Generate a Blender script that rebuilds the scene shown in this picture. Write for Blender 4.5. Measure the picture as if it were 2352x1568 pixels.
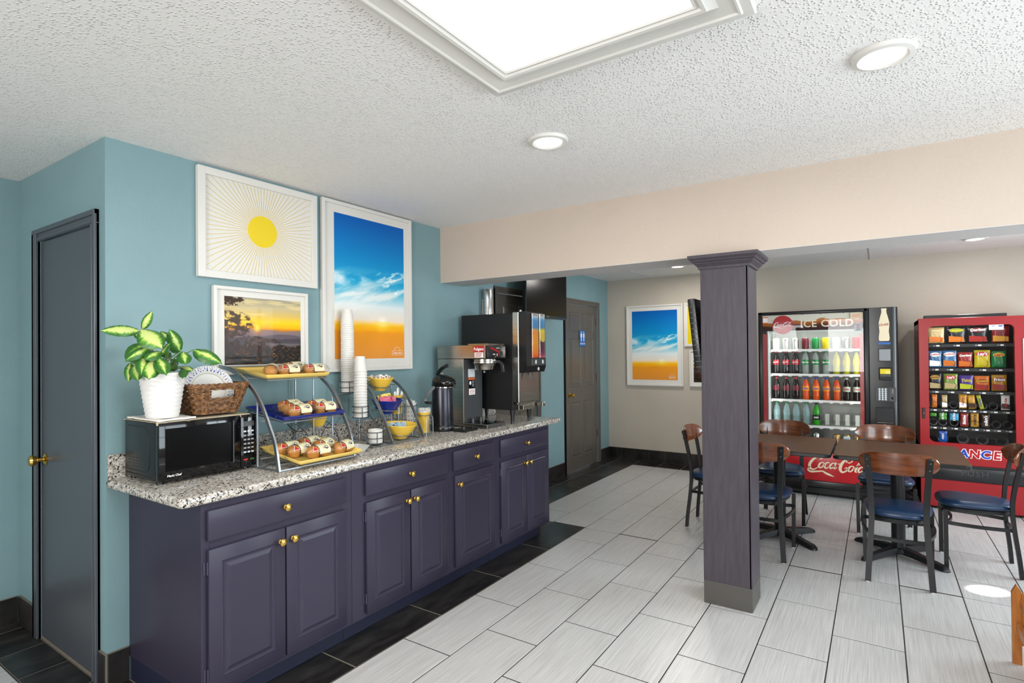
import bpy, bmesh, math, random
import numpy as np
from mathutils import Vector, Matrix, noise
random.seed(7)
PI = math.pi
for o in list(bpy.data.objects): bpy.data.objects.remove(o)
S = bpy.context.scene
COL = S.collection
# ------------------------------------------------------------------ camera, world, light, exposure
cam_d = bpy.data.cameras.new('camera'); cam = bpy.data.objects.new('camera', cam_d); COL.objects.link(cam)
S.camera = cam
F = Vector((-0.55233442, 0.83358058, 0.00837307)); R_ = Vector((0.83352883, 0.55239509, -0.00945268)); U_ = R_.cross(F)
m = Matrix((R_, U_, -F)).transposed().to_4x4(); m.translation = (2.90295, -1.06132, 1.48994)
cam.matrix_world = m
cam_d.sensor_width = 36.0; cam_d.lens = 1267.13 * 36 / 2352; cam_d.shift_y = 14.76 / 2352
cam_d.clip_start = 0.05
S.view_settings.view_transform = 'Standard'; S.view_settings.look = 'None'
S.view_settings.exposure = 0.0; S.view_settings.gamma = 1.0; S.view_settings.use_curve_mapping = False
W = bpy.data.worlds.new('daylight'); S.world = W; W.use_nodes = True
W.node_tree.nodes['Background'].inputs[0].default_value = (0.92, 0.96, 1.0, 1); W.node_tree.nodes['Background'].inputs[1].default_value = 1.6
def area(name, loc, direction, sx, sy, power, col=(1, 1, 1), spread=PI):
    d = bpy.data.lights.new(name, 'AREA'); d.shape = 'RECTANGLE'; d.size = sx; d.size_y = sy; d.energy = power; d.color = col; d.spread = spread
    o = bpy.data.objects.new(name, d); COL.objects.link(o); o.location = loc
    o.rotation_euler = Vector(direction).to_track_quat('-Z', 'Y').to_euler(); return o
# daylight entering through the shop windows (behind the camera and in the right wall)
area('window_light_front', (1.0, -3.93, 1.78), (0, 1, 0), .70, .66, 26, (1.0, 0.985, 0.965))
area('window_light_front_right', (2.45, -3.93, 1.59), (0, 1, 0), 1.20, 1.28, 112, (1.0, 0.985, 0.965))
area('window_light_side', (5.33, 0.6, 1.45), (-1, 0, 0), 2.4, 1.7, 95, (0.985, 0.985, 0.985))
area('window_light_side_far', (5.33, 4.0, 1.45), (-1, 0, 0), 1.8, 1.7, 115, (0.985, 0.985, 0.985))
sun_d = bpy.data.lights.new('sunbeam_through_side_window', 'SPOT'); sun_d.energy = 1100; sun_d.spot_size = math.radians(3.8); sun_d.spot_blend = .35; sun_d.shadow_soft_size = .01; sun_d.color = (1, .95, .86)
sun_o = bpy.data.objects.new('sunbeam_through_side_window', sun_d); COL.objects.link(sun_o); sun_o.location = (5.05, 4.35, 2.1)
sun_o.rotation_euler = (Vector((3.45, 3.38, 0)) - Vector((5.05, 4.35, 2.1))).to_track_quat('-Z', 'Y').to_euler()

# ------------------------------------------------------------------ materials
def lin(h):
    if isinstance(h, str):
        h = h.lstrip('#'); c = [int(h[i:i + 2], 16) / 255 for i in (0, 2, 4)]
    else: c = h
    return tuple(x / 12.92 if x <= .04045 else ((x + .055) / 1.055) ** 2.4 for x in c) + (1,)
MATS = {}
def new_mat(name):
    mt = bpy.data.materials.new(name); mt.use_nodes = True; nt = mt.node_tree
    return mt, nt, nt.nodes['Principled BSDF']
def tc(nt, scale=(1, 1, 1), rand=False, kind='Object'):
    t = nt.nodes.new('ShaderNodeTexCoord'); mp = nt.nodes.new('ShaderNodeMapping'); mp.inputs['Scale'].default_value = scale
    nt.links.new(t.outputs[kind], mp.inputs[0])
    if rand:
        oi = nt.nodes.new('ShaderNodeObjectInfo'); mu = nt.nodes.new('ShaderNodeMath'); mu.operation = 'MULTIPLY'; mu.inputs[1].default_value = 37.0
        nt.links.new(oi.outputs['Random'], mu.inputs[0]); nt.links.new(mu.outputs[0], mp.inputs['Location'])
    return mp.outputs[0]
def nz(nt, vec, scale, detail=3, rough=.5, dist=0):
    n = nt.nodes.new('ShaderNodeTexNoise'); n.inputs['Scale'].default_value = scale; n.inputs['Detail'].default_value = detail
    n.inputs['Roughness'].default_value = rough; n.inputs['Distortion'].default_value = dist
    nt.links.new(vec, n.inputs['Vector']); return n.outputs['Fac']
def ramp(nt, fac, stops, interp='LINEAR'):
    r = nt.nodes.new('ShaderNodeValToRGB'); r.color_ramp.interpolation = interp
    while len(r.color_ramp.elements) < len(stops): r.color_ramp.elements.new(.5)
    for e, (p, c) in zip(r.color_ramp.elements, stops): e.position = p; e.color = lin(c)
    nt.links.new(fac, r.inputs[0]); return r.outputs[0]
def bump(nt, b, fac, strength, dist=.01):
    n = nt.nodes.new('ShaderNodeBump'); n.inputs['Strength'].default_value = strength; n.inputs['Distance'].default_value = dist
    nt.links.new(fac, n.inputs['Height']); nt.links.new(n.outputs[0], b.inputs['Normal'])
def M(name, col='#808080', rough=.5, metal=0, var=None, vs=8, vscale=(1, 1, 1), bp=None, coat=0, spec=None, emit=None, es=1, rand=False, trans=0, alpha=1, ior=1.45):
    if name in MATS: return MATS[name]
    mt, nt, b = new_mat(name)
    b.inputs['Base Color'].default_value = lin(col); b.inputs['Roughness'].default_value = rough; b.inputs['Metallic'].default_value = metal
    if var: nt.links.new(ramp(nt, nz(nt, tc(nt, vscale, rand), vs), [(.3, col), (.7, var)]), b.inputs['Base Color'])
    if bp: bump(nt, b, nz(nt, tc(nt, bp[3] if len(bp) > 3 else (1, 1, 1)), bp[0], 2), bp[1], bp[2] if len(bp) > 2 else .005)
    if coat: b.inputs['Coat Weight'].default_value = coat; b.inputs['Coat Roughness'].default_value = .08
    if spec is not None: b.inputs['Specular IOR Level'].default_value = spec
    if emit: b.inputs['Emission Color'].default_value = lin(emit); b.inputs['Emission Strength'].default_value = es
    if trans: b.inputs['Transmission Weight'].default_value = trans; b.inputs['IOR'].default_value = ior
    if alpha < 1: b.inputs['Alpha'].default_value = alpha
    MATS[name] = mt; return mt
def thin_glass(name, tint='#ffffff', refl=.08, rough=.0):
    mt, nt, b = new_mat(name); nt.nodes.remove(b)
    out = nt.nodes['Material Output']; tr = nt.nodes.new('ShaderNodeBsdfTransparent'); tr.inputs[0].default_value = lin(tint)
    gl = nt.nodes.new('ShaderNodeBsdfGlossy'); gl.inputs['Roughness'].default_value = rough
    fr = nt.nodes.new('ShaderNodeLayerWeight'); pw = nt.nodes.new('ShaderNodeMath'); pw.operation = 'POWER'; pw.inputs[1].default_value = 4
    ad = nt.nodes.new('ShaderNodeMath'); ad.operation = 'MULTIPLY_ADD'; ad.use_clamp = True; ad.inputs[1].default_value = min(refl * 8, .6); ad.inputs[2].default_value = refl
    mx = nt.nodes.new('ShaderNodeMixShader'); L = nt.links.new
    L(fr.outputs['Facing'], pw.inputs[0]); L(pw.outputs[0], ad.inputs[0]); L(ad.outputs[0], mx.inputs[0]); L(tr.outputs[0], mx.inputs[1]); L(gl.outputs[0], mx.inputs[2]); L(mx.outputs[0], out.inputs[0])
    MATS[name] = mt; return mt
def _crinkle():
    nt = MATS['wrapper'].node_tree; gl = [q for q in nt.nodes if q.type == 'BSDF_GLOSSY'][0]; bn = nt.nodes.new('ShaderNodeBump'); bn.inputs['Strength'].default_value = .9; bn.inputs['Distance'].default_value = .004
    nt.links.new(nz(nt, tc(nt), 55, 3, .6, .5), bn.inputs['Height']); nt.links.new(bn.outputs[0], gl.inputs['Normal'])
def vcol(name, rough=.3, spec=.5):
    mt, nt, b = new_mat(name); a = nt.nodes.new('ShaderNodeVertexColor'); a.layer_name = 'Col'
    nt.links.new(a.outputs[0], b.inputs['Base Color']); b.inputs['Roughness'].default_value = rough; b.inputs['Specular IOR Level'].default_value = spec
    MATS[name] = mt; return mt

M('wall_blue', '#7b999e', .5, var='#77959a', vs=3, bp=(70, .16, .004))
M('wall_beam', '#c6b6a8', .6, var='#c2b2a4', vs=2, bp=(60, .3, .006))
M('wall_far', '#beb4a6', .6, var='#b9afa1', vs=2, bp=(60, .3, .006))
M('soffit_paint', '#c9c6c4', .6, bp=(60, .3, .006))
def _ceil():
    mt, nt, b = new_mat('ceiling_popcorn'); v = tc(nt)
    b.inputs['Base Color'].default_value = lin('#ece9e6'); b.inputs['Roughness'].default_value = .8
    vo = nt.nodes.new('ShaderNodeTexVoronoi'); vo.inputs['Scale'].default_value = 85; nt.links.new(v, vo.inputs['Vector'])
    mr = nt.nodes.new('ShaderNodeMapRange'); mr.inputs[1].default_value = .05; mr.inputs[2].default_value = .42; mr.inputs[3].default_value = 1; mr.inputs[4].default_value = 0
    nt.links.new(vo.outputs['Distance'], mr.inputs[0])
    n = nz(nt, v, 14, 4); mu = nt.nodes.new('ShaderNodeMath'); mu.operation = 'MULTIPLY'; nt.links.new(mr.outputs[0], mu.inputs[0]); nt.links.new(n, mu.inputs[1])
    bump(nt, b, mu.outputs[0], .75, .012); MATS['ceiling_popcorn'] = mt
_ceil()
def _granite():
    mt, nt, b = new_mat('granite'); v = tc(nt)
    base = ramp(nt, nz(nt, v, 38, 4, .6), [(.35, '#9c9386'), (.5, '#b8b2a8'), (.68, '#dcd8d1')])
    vo = nt.nodes.new('ShaderNodeTexVoronoi'); vo.inputs['Scale'].default_value = 120; nt.links.new(v, vo.inputs['Vector'])
    hs = nt.nodes.new('ShaderNodeSeparateColor'); nt.links.new(vo.outputs['Color'], hs.inputs[0])
    mx0 = nt.nodes.new('ShaderNodeMix'); mx0.data_type = 'RGBA'; nt.links.new(base, mx0.inputs[6])
    g = ramp(nt, hs.outputs[0], [(0, '#7c7265'), (.4, '#9b9184'), (.7, '#cfcac2')]); nt.links.new(g, mx0.inputs[7]); mx0.inputs[0].default_value = .55
    sp = nt.nodes.new('ShaderNodeMath'); sp.operation = 'GREATER_THAN'; sp.inputs[1].default_value = .565; nt.links.new(nz(nt, v, 85, 3, .7, .6), sp.inputs[0])
    mx = nt.nodes.new('ShaderNodeMix'); mx.data_type = 'RGBA'; nt.links.new(sp.outputs[0], mx.inputs[0]); nt.links.new(mx0.outputs[2], mx.inputs[6]); mx.inputs[7].default_value = lin('#24262c')
    nt.links.new(mx.outputs[2], b.inputs['Base Color']); b.inputs['Roughness'].default_value = .13; MATS['granite'] = mt
_granite()
def _streak(name, cols, scale, rough, big=None, coat=0, bstr=.05, spec=.5):
    mt, nt, b = new_mat(name); v = tc(nt, scale, True)
    c = ramp(nt, nz(nt, v, 1, 4, .65), [(.3, cols[0]), (.5, cols[1]), (.7, cols[2])])
    if big:
        v2 = tc(nt, big[0], True); mx = nt.nodes.new('ShaderNodeMix'); mx.data_type = 'RGBA'; mx.blend_type = 'MULTIPLY'; mx.inputs[0].default_value = 1
        nt.links.new(c, mx.inputs[6]); nt.links.new(ramp(nt, nz(nt, v2, 1, 3, .6, .8), big[1]), mx.inputs[7]); c = mx.outputs[2]
    nt.links.new(c, b.inputs['Base Color']); b.inputs['Roughness'].default_value = rough; b.inputs['Specular IOR Level'].default_value = spec
    bump(nt, b, nz(nt, v, 1, 2), bstr, .002)
    if coat: b.inputs['Coat Weight'].default_value = coat; b.inputs['Coat Roughness'].default_value = .12
    MATS[name] = mt; return mt
_streak('tile_white', ('#a6a3a0', '#b9b7b5', '#c6c4c2'), (170, 3.2, 1), .3)
_streak('tile_black', ('#1e1c1b', '#2a2827', '#3d3a38'), (14, 5, 6), .33, ((5, 2, 3), [(.35, '#9a9a9a'), (.6, '#ffffff')]))
M('grout_dark', '#2a2521', .9); M('grout_tan', '#6f675c', .9)
_streak('table_wood', ('#452c1d', '#573a27', '#64452f'), (3, 60, 60), .36, None, .0, .05, .22)
_streak('chair_wood', ('#50260f', '#66351a', '#794321'), (7, 7, 45), .2, None, .5)
_streak('oak', ('#8a4f1d', '#a8662b', '#b9783a'), (30, 30, 5), .35)
_streak('column_paint', ('#413b42', '#464047', '#4b454c'), (60, 60, 6), .38, None, 0, .25, .2)
M('cabinet_paint', '#332f3f', .33, spec=.28, var='#312d3c', vs=4, bp=(90, .08, .002))
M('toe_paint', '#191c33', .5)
M('cabinet_side', '#2c3850', .25)
M('door_grey', '#4a4e54', .32, var='#474b52', vs=3)
M('door_taupe', '#59534c', .3)
M('column_base_paint', '#4b4844', .4)
M('brass', '#d8b25a', .15, 1); M('hinge_metal', '#4a465a', .4, .6)
M('white_frame', '#d8d5cf', .35); M('paper_white', '#dcd9d2', .5)
M('sun_yellow', '#e6c800', .5); M('ray_yellow', '#e2bc34', .5); M('print_yellow', '#dfc500', .45)
M('black_plastic', '#17181a', .28); M('black_matte', '#101012', .5); M('black_gloss', '#08090b', .06); M('black_metal', '#1d1e20', .35, .3)
M('dark_grey', '#3a3b3d', .4); M('mid_grey', '#8b8d8f', .4); M('light_grey', '#c4c7c9', .4)
M('steel', '#b9b4ab', .22, 1, var='#a9a59e', vs=1, vscale=(2, 2, 120)); M('chrome', '#d5d5d5', .08, 1); M('rack_metal', '#9aa0a6', .32, .9); M('wire_dark', '#5f6266', .35, .9)
M('ceramic_yellow', '#e9bf45', .18, coat=.3); M('tray_yellow', '#eccb6c', .2, coat=.2); M('ceramic_blue', '#10267c', .12, coat=.4); M('ceramic_white', '#e9e6e0', .2)
M('white_plastic', '#dad8d4', .35); M('foam', '#dddad4', .6); M('navy_vinyl', '#19314f', .3, bp=(300, .08, .001))
M('red_paint', '#960f17', .3); M('red_bright', '#b3141c', .25); M('cream', '#ead9b8', .5); M('label_white', '#f0eeea', .5); M('text_red', '#b52025', .5); M('text_black', '#1a1a1a', .5)
M('text_blue', '#1b3c9c', .5); M('lance_blue', '#1634a8', .4); M('orange', '#ee6a1c', .5); M('sign_blue', '#1f5fa8', .4)
M('muffin', '#c58a3c', .6, var='#a66a28', vs=30, bp=(40, .4, .004)); M('muffin_dark', '#5a3720', .6)
M('muffin_label', '#ded9b4', .4, var='#cfc79c', vs=60); M('soil', '#2a1d14', .9)
M('leaf_dark', '#2f5a24', .35, var='#3c6b2b', vs=10); M('stem_green', '#5d7a35', .5); M('leaf_tan', '#9a8a4a', .6)
M('towel', '#e4e0d8', .9, bp=(400, .3, .002)); M('placemat', '#b3a58a', .9)
_streak('wicker', ('#38220f', '#6c4727', '#a07345'), (60, 60, 60), .55, None, 0, .4)
M('machine_inside', '#cfd3cd', .4); M('vend_black_in', '#121213', .4)
M('panel_lit', '#ffffff', .5, emit='#ffffff', es=3.2); M('lens_lit', '#ffffff', .5, emit='#fff8ee', es=5)
thin_glass('glass', '#ffffff', .002); thin_glass('clear_plastic', '#f2f6f2', .05, .08); thin_glass('wrapper', '#ffffff', .055, .10); thin_glass('window_glass', '#f4fbff', .02)
thin_glass('pane_vending', '#ffffff', .011); thin_glass('clear_bottle', '#dfeee6', .06, .03)
M('screen_black', '#030304', .2, spec=.15); M('led_strip', '#ffffff', .5, emit='#f4fbff', es=6)
vcol('print', .35, .15)
_crinkle()

# ------------------------------------------------------------------ geometry helpers
class B:
    def __init__(s): s.bm = bmesh.new()
    def box(s, x0, x1, y0, y1, z0, z1, bev=0, seg=2, M4=None):
        vs = [s.bm.verts.new((x, y, z)) for x in (x0, x1) for y in (y0, y1) for z in (z0, z1)]
        fs = [(0, 1, 3, 2), (4, 6, 7, 5), (0, 4, 5, 1), (2, 3, 7, 6), (0, 2, 6, 4), (1, 5, 7, 3)]
        fcs = [s.bm.faces.new([vs[i] for i in f]) for f in fs]
        if bev:
            es = list({e for f in fcs for e in f.edges})
            r = bmesh.ops.bevel(s.bm, geom=es, offset=bev, segments=seg, profile=.5, affect='EDGES')
            vs = list({v for f in r['faces'] for v in f.verts} | {v for v in vs if v.is_valid})
        if M4 is not None: bmesh.ops.transform(s.bm, matrix=M4, verts=vs)
        return s
    def ring(s, pts): return [s.bm.verts.new(p) for p in pts]
    def skin(s, rings, closed=True, cap=(True, True)):
        for a, b in zip(rings, rings[1:]):
            n = len(a)
            for i in range(n if closed else n - 1):
                j = (i + 1) % n
                try: s.bm.faces.new((a[i], a[j], b[j], b[i]))
                except ValueError: pass
        if closed and cap[0]: s.bm.faces.new(list(reversed(rings[0])))
        if closed and cap[1]: s.bm.faces.new(rings[-1])
        return s
    def lathe(s, prof, c=(0, 0, 0), n=24, sc=(1, 1), cap=(True, True), flute=None, M4=None):
        rings = []
        for r, z in prof:
            pts = []
            for i in range(n):
                a = 2 * PI * i / n; rr = max(r, 1e-4) * (1 + (flute(a, z) if flute else 0))
                pts.append((c[0] + rr * math.cos(a) * sc[0], c[1] + rr * math.sin(a) * sc[1], c[2] + z))
            if M4 is not None: pts = [M4 @ Vector(p) for p in pts]
            rings.append(s.ring(pts))
        return s.skin(rings, True, cap)
    def tube(s, pts, r, n=8, closed=False, rect=None):
        pts = [Vector(p) for p in pts]; N = len(pts); rings = []; prev = None
        for i, p in enumerate(pts):
            if closed: t = (pts[(i + 1) % N] - pts[i - 1]).normalized()
            else: t = (pts[min(i + 1, N - 1)] - pts[max(i - 1, 0)]).normalized()
            if prev is None:
                up = Vector((0, 0, 1)) if abs(t.z) < .9 else Vector((1, 0, 0)); a = t.cross(up).normalized()
            else: a = (prev - t * prev.dot(t)).normalized()
            prev = a; b = t.cross(a)
            ri = r[i] if isinstance(r, (list, tuple)) else r
            if rect: q = [(rect[0], rect[1]), (-rect[0], rect[1]), (-rect[0], -rect[1]), (rect[0], -rect[1])]; rings.append(s.ring([p + a * x + b * y for x, y in q]))
            else: rings.append(s.ring([p + (a * math.cos(2 * PI * k / n) + b * math.sin(2 * PI * k / n)) * ri for k in range(n)]))
        if closed: rings.append(rings[0]); return s.skin(rings, True, (False, False))
        return s.skin(rings)
    def prism(s, poly, axis, a, b):
        def P(u, v, w): return {'x': (w, u, v), 'y': (u, w, v), 'z': (u, v, w)}[axis]
        r0 = s.ring([P(u, v, a) for u, v in poly]); r1 = s.ring([P(u, v, b) for u, v in poly]); return s.skin([r0, r1])
    def ell(s, c, r, n=12, mrings=8, M4=None):
        return s.lathe([(math.sin(PI * k / mrings) * r[0], -math.cos(PI * k / mrings) * r[2]) for k in range(mrings + 1)], c, n, (1, r[1] / r[0]), M4=M4)
    def mesh(s, name, smooth=35):
        bmesh.ops.recalc_face_normals(s.bm, faces=s.bm.faces)
        me = bpy.data.meshes.new(name); s.bm.to_mesh(me); s.bm.free()
        if smooth:
            me.polygons.foreach_set('use_smooth', [True] * len(me.polygons)); me.set_sharp_from_angle(angle=math.radians(smooth))
        return me
WM = {}   # object name -> world matrix of its root
def thing(name, label, cat, loc=(0, 0, 0), rz=0, group=None, kind=None):
    o = bpy.data.objects.new(name, None); COL.objects.link(o); o.empty_display_size = .05
    o.location = loc; o.rotation_euler = (0, 0, rz)
    WM[o.name] = Matrix.Translation(loc) @ Matrix.Rotation(rz, 4, 'Z')
    tag(o, label, cat, group, kind); return o
def tag(o, label=None, cat=None, group=None, kind=None):
    if label: o['label'] = label
    if cat: o['category'] = cat
    if group: o['group'] = group
    if kind: o['kind'] = kind
    return o
def obj(name, b, mat, parent=None, label=None, world=True, smooth=35, kind=None):
    """one mesh object; geometry given in world space unless world=False (then in the root's space)"""
    me = b if isinstance(b, bpy.types.Mesh) else b.mesh(name, smooth)
    o = bpy.data.objects.new(name, me); COL.objects.link(o)
    if mat and not me.materials: me.materials.append(MATS[mat] if isinstance(mat, str) else mat)
    if parent is not None:
        o.parent = parent; Wp = WM.get(parent.name, Matrix())
        if world: me.transform(Wp.inverted())
        WM[o.name] = Wp
    else: WM[o.name] = Matrix()
    if label: o['label'] = label
    if kind: o['kind'] = kind
    return o
def solo(name, b, mat, label, cat, group=None, loc=None, smooth=35):
    """a thing that is one mesh, given in world space; origin moved to its base"""
    me = b.mesh(name, smooth) if isinstance(b, B) else b
    if loc is None:
        co = np.empty(len(me.vertices) * 3); me.vertices.foreach_get('co', co); co = co.reshape(-1, 3)
        loc = ((co[:, 0].min() + co[:, 0].max()) / 2, (co[:, 1].min() + co[:, 1].max()) / 2, co[:, 2].min())
    me.transform(Matrix.Translation(-Vector(loc))); o = bpy.data.objects.new(name, me); COL.objects.link(o); o.location = loc
    me.materials.append(MATS[mat]); WM[o.name] = Matrix.Translation(loc); return tag(o, label, cat, group)
def struct(name, b, mat, parent=None, smooth=35):
    o = obj(name, b, mat, parent, smooth=smooth)
    if parent is None: o['kind'] = 'structure'
    return o
def dup(root, loc=None, rz=None, label=None, group=None):
    r = root.copy(); COL.objects.link(r)
    if loc is not None: r.location = loc
    if rz is not None: r.rotation_euler = (0, 0, rz)
    if label: r['label'] = label
    if group: r['group'] = group
    def rec(a, b):
        for ch in list(a.children):
            c = ch.copy(); COL.objects.link(c); c.parent = b; rec(ch, c)
    rec(root, r); return r
TXT = {}
def text_mesh(st, bold=.0, shear=0, extr=.0, space=1.0):
    k = (st, bold, shear, extr, space)
    if k not in TXT:
        c = bpy.data.curves.new('t', 'FONT'); c.body = st; c.size = 1; c.offset = bold; c.shear = shear; c.extrude = extr; c.align_x = 'CENTER'; c.align_y = 'CENTER'; c.resolution_u = 3; c.space_character = space
        o = bpy.data.objects.new('t', c); me = bpy.data.meshes.new_from_object(o); bpy.data.objects.remove(o)
        TXT[k] = me
    return TXT[k].copy()
def place(me, c, right, up, size, sx=1.0):
    """lays a flat xy mesh at point c with its x along right and y along up"""
    r = Vector(right).normalized(); u = Vector(up).normalized(); n = r.cross(u)
    Mx = Matrix((r * size * sx, u * size, n * size)).transposed().to_4x4(); Mx.translation = Vector(c); me.transform(Mx); return me
def text(st, c, right, up, size, mat, parent, name='lettering', bold=.02, shear=0, sx=1.0, world=True, space=1.0):
    me = place(text_mesh(st, bold, shear, 0, space), c, right, up, size, sx); me.materials.clear()
    return obj(name, me, mat, parent, world=world)
def join_meshes(mes):
    bm = bmesh.new()
    for q in mes: bm.from_mesh(q)
    me = bpy.data.meshes.new('j'); bm.to_mesh(me); bm.free(); return me
# hand drawn script lettering: strokes of (x, y, half width)
def script_mesh():
    ST = [
     [(.62,.78,.02),(.70,.88,.05),(.62,.98,.035),(.45,.94,.04),(.24,.74,.07),(.12,.44,.085),(.20,.18,.07),(.42,.12,.04),(.62,.28,.02)],
     [(.14,.30,.02),(.10,.06,.05),(.30,-.04,.06),(.60,.0,.05),(.92,.04,.045),(1.12,-.06,.06),(1.34,-.14,.06),(1.62,-.24,.01)],
     [(.80,.62,.03),(.66,.50,.05),(.66,.30,.055),(.78,.26,.035),(.90,.40,.045),(.90,.56,.035),(.80,.62,.03)],
     [(1.18,.58,.035),(1.10,.64,.03),(.98,.52,.05),(.98,.32,.055),(1.10,.26,.035),(1.24,.38,.02)],
     [(1.48,.62,.03),(1.36,.60,.035),(1.26,.44,.055),(1.30,.28,.045),(1.42,.32,.03),(1.50,.50,.025)],
     [(1.54,.66,.045),(1.50,.44,.055),(1.52,.28,.04),(1.66,.36,.015)],
     [(1.66,.58,.035),(1.78,.60,.035)],
     [(2.06,.72,.03),(2.12,.86,.045),(2.30,.98,.03),(2.36,.82,.03),(2.22,.70,.025),(2.12,.82,.02),(2.30,1.02,.04),(2.60,.98,.045),(2.86,.86,.05),(3.06,.88,.03),(3.22,1.0,.02)],
     [(2.14,.98,.02),(1.98,.86,.05),(1.84,.58,.08),(1.84,.28,.085),(1.98,.10,.06),(2.16,.18,.04),(2.22,.34,.04),(2.12,.40,.025),(2.08,.30,.02)],
     [(2.42,.54,.03),(2.30,.44,.05),(2.28,.24,.055),(2.40,.18,.035),(2.50,.30,.045),(2.52,.48,.035),(2.42,.54,.03)],
     [(2.52,.36,.02),(2.74,.60,.03),(2.92,.86,.045),(2.90,.98,.02),(2.80,.88,.03),(2.68,.50,.055),(2.66,.22,.05),(2.76,.18,.02)],
     [(3.02,.52,.03),(2.90,.50,.035),(2.80,.36,.055),(2.84,.20,.045),(2.96,.24,.03),(3.04,.42,.025)],
     [(3.08,.56,.045),(3.04,.34,.055),(3.06,.18,.04),(3.20,.26,.015)]]
    b = B()
    for st in ST:
        P = []; n = len(st)
        for i in range(n - 1):
            p0, p1, p2, p3 = st[max(i - 1, 0)], st[i], st[i + 1], st[min(i + 2, n - 1)]
            for k in range(6):
                t = k / 6
                P.append(tuple(.5 * ((2 * p1[j]) + (-p0[j] + p2[j]) * t + (2 * p0[j] - 5 * p1[j] + 4 * p2[j] - p3[j]) * t * t + (-p0[j] + 3 * p1[j] - 3 * p2[j] + p3[j]) * t ** 3) for j in range(3)))
        P.append(st[-1]); prev = None
        for i, (x, y, w) in enumerate(P):
            a = P[max(i - 1, 0)]; c = P[min(i + 1, len(P) - 1)]; d = Vector((c[0] - a[0], c[1] - a[1])); d = d.normalized() if d.length > 1e-6 else Vector((1, 0))
            w = max(w, .012); xs = x + .22 * y
            pr_ = (b.bm.verts.new((xs - d.y * w - 1.75, y + d.x * w - .42, 0)), b.bm.verts.new((xs + d.y * w - 1.75, y - d.x * w - .42, 0)))
            if prev: b.bm.faces.new((prev[0], prev[1], pr_[1], pr_[0]))
            prev = pr_
    me = b.mesh('script', 0); return me
SCRIPT = script_mesh()
def script(c, right, up, size, mat, parent, name='script_lettering', world=True, sx=1):
    me = place(SCRIPT.copy(), c, right, up, size, sx); return obj(name, me, mat, parent, world=world)

# ------------------------------------------------------------------ the room
WX = -1.135   # wall of the left recess
floor = struct('floor', B().box(-1.3, 5.4, -4.1, 6.4, -.12, -.0016), 'grout_dark')
GX, TW, TL = .816, .3117, .616; g = .0028
obj('grout_bed', B().box(-1.13, .814, -.196, 3.183, -.02, -.0010), 'grout_tan', floor); obj('grout_bed', B().box(-.27, .192, 3.184, 6.19, -.02, -.0010), 'grout_tan', floor); obj('grout_bed', B().box(.193, 5.2, 5.876, 6.19, -.02, -.0010), 'grout_tan', floor)
def in_rects(rects, mat, y_even, y_odd, cmin, cmax, rmin, rmax, yb=TL):
    cache = {}
    for c in range(cmin, cmax):
        x0, x1 = GX + c * TW, GX + (c + 1) * TW
        base = y_even if c % 2 == 0 else y_odd
        for r in range(rmin, rmax):
            y0, y1 = base + r * yb, base + (r + 1) * yb
            for (a, b_, c_, d) in rects:
                u0, u1, v0, v1 = max(x0, a), min(x1, b_), max(y0, c_), min(y1, d)
                if u1 - u0 < .02 or v1 - v0 < .02: continue
                w, h = round(u1 - u0 - 2 * g, 4), round(v1 - v0 - 2 * .0036, 4)
                if (w, h) not in cache: cache[w, h] = B().box(-w / 2, w / 2, -h / 2, h / 2, -.008, 0, .0012, 1).mesh('tile')
                o = bpy.data.objects.new('tile', cache[w, h]); COL.objects.link(o); o.parent = floor; o.location = ((u0 + u1) / 2, (v0 + v1) / 2, 0)
                if not o.data.materials: o.data.materials.append(MATS[mat])
in_rects([(.816, 5.2, -2.4, 3.184), (.193, 5.2, 3.184, 5.874)], 'tile_white', 2.886, 2.580, -2, 14, -9, 6)
in_rects([(-1.13, .816, -2.4, -.198)], 'tile_white', 2.886, 2.580, -7, 0, -9, -4)
in_rects([(-1.13, 0, -.197, 0), (.505, .815, 0.0, 3.183), (.0, .504, -.197, .09), (.505, .815, -.197, 0), (-.278, .505, 2.9, 3.183), (-.278, .192, 3.184, 6.2), (.193, 5.2, 5.875, 6.2)], 'tile_black', 3.184, 3.184, -7, 14, -7, 6)
struct('ceiling', B().box(-1.3, 5.4, -4.1, 6.4, 2.485, 2.6), 'ceiling_popcorn')
tb = B()
for x in (-.278 + 3.12, .36): tb.box(x - .006, x + .006, 2.56, 6.2, 2.482, 2.486)
struct('trim_1', tb, 'soffit_paint')
DX0, DX1 = -.80, -.135   # left door slab
# walls: picture wall is a block 3 m long; recess wall with the grey door; wall of the recess; blue wall past the counter
struct('wall_left', B().box(DX1 + .012, 0, 0.0, 3.02, 0, 2.485), 'wall_blue')
wb = B().box(WX - .12, DX0 - .012, 0, .12, 0, 2.485).box(DX0 - .012, DX1 + .012, 0, .12, 2.105, 2.485)
struct('wall_recess', wb, 'wall_blue')
struct('wall_recess_side', B().box(WX - .12, WX, -4.0, 0, 0, 2.485), 'wall_blue')
struct('wall_step', B().box(-.4, -.16, 2.9, 3.02, 0, 2.485), 'wall_blue')
XB = -.278
wb = B()
D1, D2 = (3.46, 4.24), (4.935, 5.83)
for a, b_ in ((3.02, D1[0]), (D1[1], D2[0]), (D2[1], 6.3)): wb.box(XB - .12, XB, a, b_, 0, 2.485)
for a, b_ in (D1, D2): wb.box(XB - .12, XB, a, b_, 2.095, 2.485)
struct('wall_left_far', wb, 'wall_blue')
struct('wall_far', B().box(-.4, 5.4, 6.2, 6.32, 0, 2.485), 'wall_far')
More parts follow.
